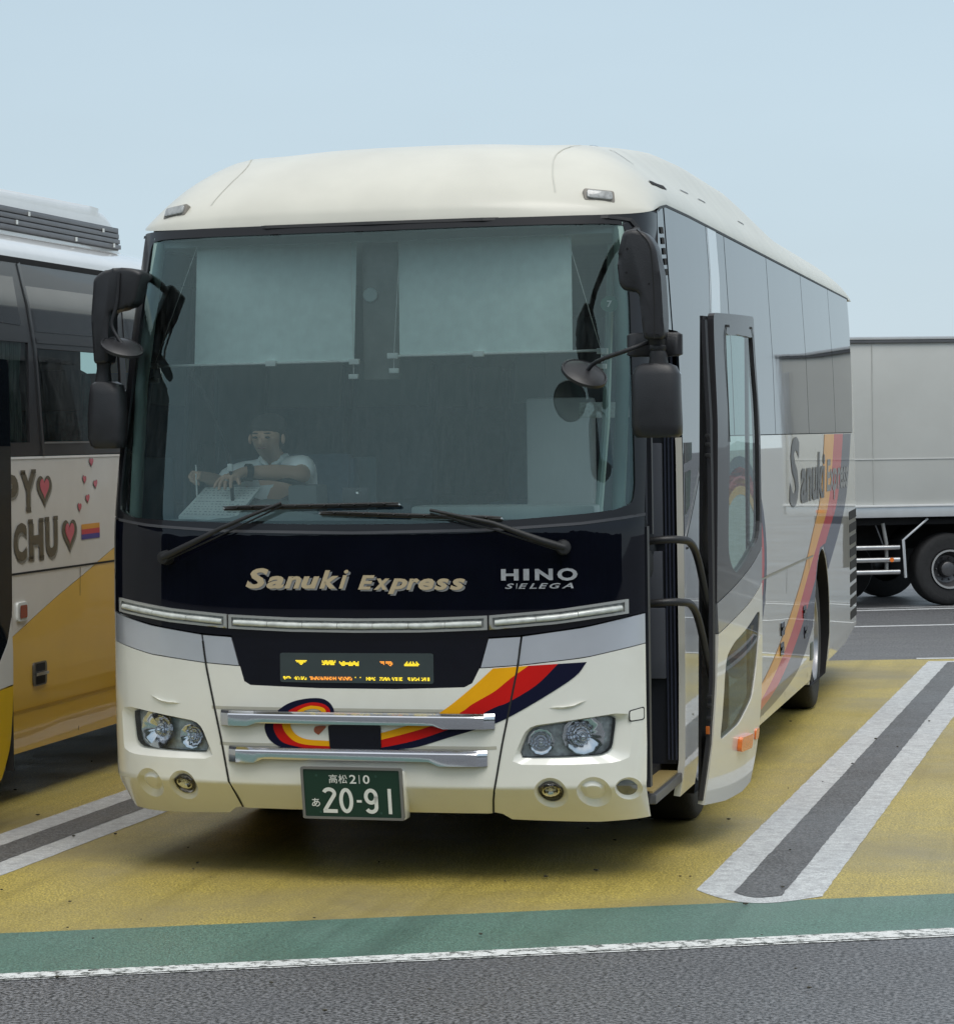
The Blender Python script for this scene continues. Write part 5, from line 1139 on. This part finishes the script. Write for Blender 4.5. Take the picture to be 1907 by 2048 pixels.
# windows
FR2 = mat('window_frame_dark', (.022, .02, .022), .3, coat=.5)
wins = []; 
def para(y0, y1, z0, z1, k=.16): return [(y0+k*(2.46-z0), z0), (y1+k*(2.46-z0)*0, z0), (y1, z1), (y0+k*(2.46-z1)*1.6, z1)]
holes = []
hl_ = [[(2.775, 1.945), (4.15, 1.945), (4.15, 2.462), (2.715, 2.462)], [(1.60, 1.945), (2.56, 1.945), (2.60, 2.49), (1.60, 2.49)]]+[[(4.25+1.40*k, 1.945), (5.55+1.40*k, 1.945), (5.55+1.40*k, 2.462), (4.25+1.40*k, 2.462)] for k in range(4)]
fr2 = p2_('window_frame', [(-1.0, ZB+.01), (9.9, ZB+.01), (9.9, 2.93), (-.6, 2.93)], FR2, holes=hl_, thick=.02)
for h in hl_: p2_('side_window', h, M_['doorg'], off=-.008)
GR2 = mat('tinted_upper', (.035, .033, .035), .05, coat=1, spec=.8, var=.1)
for h in [[(2.70, 2.553), (4.15, 2.556), (4.15, 2.80), (2.60, 2.80)], [(1.6, 2.60), (2.50, 2.58), (2.42, 2.84), (1.6, 2.84)]]+[[(4.25+1.40*k, 2.556), (5.55+1.40*k, 2.556), (5.55+1.40*k, 2.80), (4.25+1.40*k, 2.80)] for k in range(4)]: p2_('upper_window', h, GR2, off=.004, thick=.004)
sr([(2.52, 2.92), (2.63, 2.70), (2.70, 2.45), (2.755, 1.87)], .028, mat('window_post', (.045, .042, .045), .3, coat=.5), 'window_post', .008)
sr([(2.72, 2.505), (4.15, 2.510)], .030, FR2, 'window_rail', .006); sr([(2.775, 1.942), (4.15, 1.942)], .010, M_['alu'], 'window_sill', .006)
sr([(-.5, 2.935), (10.0, 2.935)], .03, M_['dark'], 'rain_gutter', .006)
p2_('window_band', [(-1.0, ZB+.01), (9.9, ZB+.01), (9.9, 2.93), (-.6, 2.93)], WG, s2l)
p2_('rear_pillar', [(9.9, ZB), (10.35, ZB), (10.35, 2.9), (9.9, 2.94)], WH2); p2_('rear_pillar', [(9.9, ZB), (10.35, ZB), (10.35, 2.9), (9.9, 2.94)], WH2, s2l)
# nose
p2_('windscreen', [(-1.246, 1.62), (1.246, 1.62), (1.246, 2.915), (-1.246, 2.915)], WG, f2); p2_('black_mask', [(-1.246, 1.12), (1.246, 1.12), (1.246, 1.61), (-1.246, 1.61)], M_['black'], f2)
p2_('front_panel', [(-1.246, .60), (1.246, .60), (1.246, 1.112), (-1.246, 1.112)], WH2, f2, thick=.02); p2_('bumper', [(-1.246, .27), (1.246, .27), (1.246, .594), (-1.246, .594)], YE2, f2, thick=.02)
for sg in (-1, 1): patch('headlight', [(sg*x, z) for x, z in HL], f2, mat('second_lens', (.5, .52, .52), .1, coat=1, var=.4, vscale=30), c2, off=.01, thick=.01)
# roof with cooling unit
def roof2(u, s):
    x = 1.198*math.sin(u*math.pi/2); y0 = F(x*.9985, 2.92); y = min(11.95, y0+s); q = min(1, abs(x)/1.2)
    h = .235*max(0, 1-q**3.4)**.5; t = min(1, s/.8); pf = (1-(1-t)**2.1)**(1/1.7); tr = max(0, min(1, (y-11.2)/.75)); pr = max(0, 1-tr**2.4)**.45
    z = 2.918+.03*sstep(.45, 1.2, y)+h*pf*pr
    return Vector((x+DX, y+DY, z if abs(u) < .9999 else 2.925))
ss2 = [0, .02, .05, .1, .18, .3, .45, .6, .8]+[1.2+.6*k for k in range(17)]+[11.0, 11.2, 11.35, 11.45]
us2 = [(abs(k)/16)**.72*(1 if k >= 0 else -1) for k in range(-16, 17)]; n = len(us2)
V = [roof2(u, s) for s in ss2 for u in us2]
mk('roof', V, [(i*n+j, i*n+j+1, (i+1)*n+j+1, (i+1)*n+j) for i in range(len(ss2)-1) for j in range(n-1)], WH2, c2, True)
AX = -2.74
acp = fillet([(1.25, 3.06), (5.02, 3.06), (4.98, 3.17), (4.90, 3.29), (4.72, 3.365), (4.5, 3.378), (1.6, 3.365), (1.35, 3.28)], .08, 4)
ac = prismo('cooling_unit', acp, -4.66, AX, WH2, c2, .05, 'YZ')
bm = bmesh.new(); box(bm, AX-.01, AX+.006, 1.5, 4.94, 3.135, 3.275, .004); gb = bmobj('grille', bm, mat('grille_grey', (.08, .08, .085), .45), ac)
for k in range(4):
    z = 3.142+.033*k; boxo('grille_slat', AX+.002, AX+.018, 1.5, 4.95-.018*k, z, z+.027, mat('slat_grey', (.12, .12, .13), .4, var=.15), gb, .003)
for y, z in ((3.3, 3.25), (4.1, 3.155), (3.1, 3.19), (4.8, 3.16), (4.6, 3.24)): boxo('grille_clip', AX+.02, AX+.027, y-.01, y+.01, z-.012, z+.012, M_['whitep'], gb)
# lettering
INKB = mat('letter_black', (.02, .02, .015), .35, coat=1); INKS = mat('letter_shadow', (.24, .23, .20), .4); PINK = mat('heart_pink', (.62, .06, .14), .35, coat=1)
def l2(s, a, b, c, d, bold=.05):
    text_on('lettering_shadow', s, s2, a, b, c, d, INKS, c2, off=.003, bold=bold+.01, dx=.016, dz=-.014); text_on('lettering', s, s2, a, b, c, d, INKB, c2, off=.0045, bold=bold)
def serif(y, z, w_=.075): patch('letter_serif', [(y-w_/2, z-.012), (y+w_/2, z-.012), (y+w_/2, z+.012), (y-w_/2, z+.012)], s2, INKB, c2, off=.0045, cu=[], cv=[])
l2('P', 2.14, 2.35, 1.575, 1.775, .05); l2('Y', 2.39, 2.62, 1.580, 1.785, .05); l2('C', 2.27, 2.465, 1.305, 1.512, .05); l2('H', 2.505, 2.725, 1.310, 1.516, .05); l2('U', 2.765, 2.955, 1.308, 1.520, .05)
for y, z in ((2.425, 1.783), (2.59, 1.786), (2.505, 1.582), (2.53, 1.515), (2.70, 1.517), (2.53, 1.312), (2.70, 1.312), (2.79, 1.520), (2.93, 1.522)): serif(y, z)
def heart(y, z, w_, h_, m, off, tilt=0, nm='heart'):
    P = []
    for k in range(40):
        t = 2*math.pi*k/40; a = 16*math.sin(t)**3/17; b = (13*math.cos(t)-5*math.cos(2*t)-2*math.cos(3*t)-math.cos(4*t))/17
        P.append((y+w_/2*(a*math.cos(tilt)-b*math.sin(tilt)*.3), z+h_/2*(b+a*math.sin(tilt)*.4)))
    return patch(nm, P, s2, m, c2, off=off, cu=[], cv=[])
for y, z, w_, h_ in ((2.755, 1.690, .25, .20), (3.155, 1.430, .26, .215)):
    heart(y+.015, z-.012, w_, h_, INKS, .003, nm='heart_shadow'); heart(y, z, w_, h_, INKB, .0045); heart(y+.003, z+.006, w_*.62, h_*.66, PINK, .006)
for y, z, w_, tl in ((3.548, 1.827, .085, 0), (3.425, 1.728, .08, -.4), (3.615, 1.699, .09, .4), (3.475, 1.618, .085, .3), (3.335, 1.572, .08, -.3)):
    heart(y, z, w_, .066, INKS, .003, tl, 'heart_shadow'); heart(y, z+.002, w_*.85, .056, PINK, .0045, tl)
for k, (m_) in enumerate((mat('flag_orange', (.75, .35, .05), .4), mat('flag_red', (.6, .06, .08), .4), mat('flag_violet', (.06, .05, .28), .4))):
    z1 = 1.472-.029*k; patch('flag_stripe', [(3.363, z1-.029), (3.68, z1-.027), (3.68, z1+.002), (3.363, z1)], s2, m_, c2, off=.003, cu=[], cv=[])
sl = patch('side_lamp', fillet([(2.30, .985), (2.45, .985), (2.45, 1.085), (2.30, 1.085)], .02, 3), s2, M_['whitep'], c2, off=.012, thick=.012, cu=[], cv=[])
patch('lamp_lens', fillet([(2.325, 1.0), (2.435, 1.0), (2.435, 1.07), (2.325, 1.07)], .015, 3), s2, mat('dull_red_lens', (.28, .05, .03), .25), sl, off=.016, cu=[], cv=[])
ht = patch('luggage_latch', fillet([(2.54, .615), (2.755, .615), (2.755, .745), (2.54, .745)], .03, 3), s2, mat('latch_dark', (.05, .05, .05), .3, coat=1), c2, off=.008, thick=.008, cu=[], cv=[])
for z in (.715, .645): patch('latch_pocket', fillet([(2.575, z-.022), (2.72, z-.022), (2.72, z+.022), (2.575, z+.022)], .01, 2), s2, M_['dark'], ht, off=.010, cu=[], cv=[])
boxo('latch_bar', DX+1.262, DX+1.27, 2.56, 2.74, .672, .688, M_['alu'], ht, .003)
# interior seen through the lower panes
boxo('far_lining', DX-1.1, DX-1.05, -.4, 9.9, 1.2, 2.85, M_['intgrey'], c2); boxo('cabin_floor', DX-1.1, DX+1.15, -.4, 9.9, 1.15, 1.2, M_['dark'], c2); boxo('ceiling', DX-1.1, DX+1.1, -.3, 9.9, 2.84, 2.88, M_['intgrey'], c2)
CU = mat('curtain_teal', (.30, .42, .42), .9, var=.1)
def curtain(y0, y1):
    V = []; n = 60
    for k in range(n+1):
        y = y0+(y1-y0)*k/n
        for z in (1.94, 2.1, 2.26, 2.5, 2.6):
            pin = 1-.5*math.exp(-((z-2.22)/.05)**2); V.append((DX+1.19+.018*math.sin(k*1.15), (y0+y1)/2+(y-(y0+y1)/2)*pin, z))
    mk('curtain', V, [(k*5+j, k*5+5+j, k*5+6+j, k*5+1+j) for k in range(n) for j in range(4)], CU, c2, True)
curtain(2.22, 2.56); curtain(4.9, 5.25)
sA = seat_block('seat', -2.80, 3.62, 1.16, .46, mat('seat_cyan', (.03, .22, .26), .9, var=.3, vscale=30), c2, M_['linen'], .80)
sB = seat_block('seat', -3.28, 3.72, 1.16, .46, mat('seat_grey', (.10, .13, .14), .9), c2, mat('cover_grey', (.28, .32, .33), .9), .80)
for r_ in range(1, 6):
    for src in (sA, sB):
        for xx in (0, -1.2):
            c = src.copy(); COL.objects.link(c); c.parent = c2; c.location = src.location+Vector((xx, .95*r_, 0))
            for ch in list(src.children): d = ch.copy(); COL.objects.link(d); d.parent = c
bm = bmesh.new(); box(bm, DX-1.1, DX+1.1, -1.1, .18, .34, .4); box(bm, DX-.85, DX+.85, .1, 1.5, .34, .44); box(bm, DX-1.12, DX+1.12, 1.45, 6.1, .30, .36); box(bm, DX-.8, DX+.8, 6.0, 7.6, .34, .44); box(bm, DX-1.1, DX+1.1, 7.5, 10.2, .4, .46)
box(bm, DX-.82, DX-.8, 0, 7.6, .4, 1.15); box(bm, DX+.8, DX+.82, 0, 7.6, .4, 1.15); bmobj('underbody', bm, M_['dark'], c2)
bm = bmesh.new(); prism(bm, fillet([(DX-1.03, .45), (DX+1.03, .45), (DX+1.02, 2.9), (DX-1.02, 2.9)], .1, 4), 10.25, 10.37, .02); bmobj('rear_panel', bm, YE2, c2, smooth=True)
for x, y, s_ in ((DX+1.13, FA2, 1), (DX-1.13, FA2, -1), (DX+1.19, RA2, 1), (DX-1.19, RA2, -1)): wheel('wheel', x, y, s_, c2)
# its open door, standing off the flank
d2 = bpy.data.objects.new('door', None); link(d2, c2)
def df2(u, v, off=0):
    b = -.05*max(0, (.75-v)/.55)**2; n = Vector((1, -.06, 0)).normalized(); return Vector((-2.14+.04*(u-.5)+b, u, v))+n*off, n
def q2(nm, P, m, **k): return patch(nm, P, df2, m, d2, cu=[], cv=[.25+.12*k for k in range(20)], **k)
q2('door_glass', fillet([(.50, .70), (.80, .72), (1.13, .825), (1.27, .95), (1.335, 1.10), (1.345, 1.9), (1.33, 2.36), (.50, 2.38)], [0, 0, .03, .03, .03, .03, .04, .0], 3), WG, thick=.04)
q2('door_panel', [(.50, .695), (.80, .715), (1.13, .818), (1.268, .94), (1.325, 1.07), (1.338, .90), (1.335, .735), (.50, .70-.02)], WH2, thick=.04)
q2('door_panel', fillet([(.50, .67), (1.335, .728), (1.325, .42), (1.26, .25), (1.10, .232), (.50, .23)], [0, 0, .04, .05, 0, 0], 3), mat('bright_yellow_paint', (.78, .50, .02), .3, coat=1), thick=.04)
q2('door_lamp', fillet([(1.10, .40), (1.17, .40), (1.17, .46), (1.10, .46)], .01, 2), M_['black'], off=.006, thick=.006)
boxo('door_edge', -2.155, -2.115, 1.335, 1.352, .30, 2.36, M_['blackm'], d2)
tubeo('door_arm', [(-2.47, 1.0, 1.3), (-2.25, .95, 1.32), (-2.17, 1.15, 1.15)], .02, BP, d2)
# ---------------------------------------------------------------- truck across the lane
tk = thing('box_truck', 'grey box truck with steel side guard rails parked across the lane behind the coach', 'truck', (1.59, 20.59, 0), (0, 0, math.radians(26)))
TG_ = mat('box_grey', (.50, .51, .49), .45, coat=.3, coatr=.2, var=.05, vscale=1.2, dirt=(.36, .36, .33, .35), dirtscale=.9); RAIL = mat('rail_aluminium', (.60, .62, .64), .35, metal=.5, var=.06)
boxo('cargo_box', -5.4, 1.32, .02, 2.25, 1.105, 2.90, TG_, tk, .012)
boxo('lower_rail', -5.42, 1.34, .0, .06, .985, 1.10, RAIL, tk, .006); boxo('rail_lip', -5.42, 1.34, -.015, .03, 1.100, 1.122, mat('lip', (.7, .71, .71), .3), tk, .004)
boxo('top_rail', -5.42, 1.34, -.005, .06, 2.895, 2.93, M_['grey'], tk, .004); boxo('top_rail', -5.42, 1.34, -.012, .06, 2.932, 2.965, RAIL, tk, .004)
boxo('corner_post', 1.30, 1.35, .0, .07, 1.0, 2.95, RAIL, tk, .004); boxo('roof_sheet', -5.4, 1.32, .06, 2.25, 2.90, 2.955, TG_, tk, .01)
boxo('panel_joint', -5.3, 1.3, .012, .021, 1.62, 1.628, mat('joint', (.62, .63, .62), .5), tk)
bm = bmesh.new(); box(bm, -6.8, .9, .55, .75, .62, .98); box(bm, -6.8, .9, 1.5, 1.7, .62, .98); box(bm, -5.4, 1.0, .1, 2.2, .90, .985)
box(bm, -3.6, -1.2, .25, .55, .38, .88); bmobj('chassis', bm, M_['dark'], tk)
for z in (.655, .520, .386):
    gp = tubeo('guard_rail', [(-3.3, .06, z), (-.60, .06, z)], .028, M_['alu'], tk, 12)
for s_ in (-.73, -3.0):
    tubeo('guard_bracket', [(s_, .10, .37), (s_, .10, .70), (s_-.04, .10, .92)], .022, mat('bracket_steel', (.35, .35, .34), .45, metal=.6), tk, 8); tubeo('guard_strut', [(s_-.13, .11, .93), (s_, .12, .60)], .008, M_['grey'], tk, 6)
bm = bmesh.new()
pp = [(-.535, .32), (-.56, .73), (-.27, .965)]
tube(bm, [(a, .05, b) for a, b in pp], .013, 6); tube(bm, [(-.53, .06, .32), (-.55, .06, .73)], .016, 6); bmobj('mudguard_edge', bm, RAIL, tk, smooth=True)
bm = bmesh.new(); vv = []
for a, b in ((-.53, .34), (-.55, .73), (-.27, .96), (.35, .96), (.62, .73), (.62, .40)):
    vv.append((bm.verts.new((a, .07, b)), bm.verts.new((a, .60, b))))
for i in range(5): bm.faces.new((vv[i][0], vv[i+1][0], vv[i+1][1], vv[i][1]))
bmobj('mudguard', bm, M_['blackm'], tk)
MR = mat('truck_rim', (.10, .10, .105), .4, metal=.6, var=.3)
def twheel(s_, y, flip):
    r_ = wheel('wheel', 0, 0, 1, tk, R=.40, wd=.24, rimr=.215, mrim=MR); r_.location = (s_, y, .40); r_.rotation_euler = (0, 0, math.radians(-90 if not flip else 90))
    bm = bmesh.new(); lathe(bm, [(0.001, .212), (.012, .216), (.012, .196), (.0, .192)], (0, 0, 0), 'X', 36); bmobj('rim_ring', bm, mat('ring_grey', (.45, .45, .45), .35, metal=.6), r_, smooth=True)
twheel(0, .10, False); twheel(0, 2.15, True); twheel(-6.05, .12, False); twheel(-6.05, 2.13, True); 
ax = boxo('spare_tank', -2.9, -1.5, .3, .55, .42, .8, mat('tank', (.05, .05, .055), .4), tk, .05)
bm = bmesh.new(); lathe(bm, [(-.12, .05), (-.12, .35), (-.08, .375), (.08, .375), (.12, .35), (.12, .05)], (-.86, 1.2, .375), 'Y', 28); bmobj('spare_wheel', bm, M_['rubber'], tk, smooth=True)
cabp = fillet([(-7.2, .50), (-5.5, .50), (-5.5, 2.30), (-6.6, 2.38), (-7.0, 1.55), (-7.22, 1.40)], .08, 4)
prismo('cab', cabp, .08, 2.15, mat('cab_white', (.62, .63, .62), .35, coat=1), tk, .04); prismo('cab_window', fillet([(-6.92, 1.50), (-5.95, 1.50), (-5.95, 2.15), (-6.58, 2.2)], .05, 3), .068, .08, WG, tk, 0)
for s_ in (-4.9, -3.9, -2.9, -1.9, -.9): boxo('panel_rivet_line', s_-.006, s_+.006, .014, .021, 1.13, 2.88, mat('seam_grey', (.44, .45, .43), .5), tk)  # vertical panel seams in a slightly darker grey
for s_ in (-4.4, -2.4, .85): boxo('marker_lamp', s_-.05, s_+.05, -.03, .0, 1.02, 1.06, M_['amber'], tk, .004)
boxo('door_strap', 1.22, 1.25, -.012, .02, 1.3, 2.7, RAIL, tk, .003)
tubeo('marker', [(-.70, .03, .52), (-.70, .02, .52)], .025, M_['amber'], tk, 10)
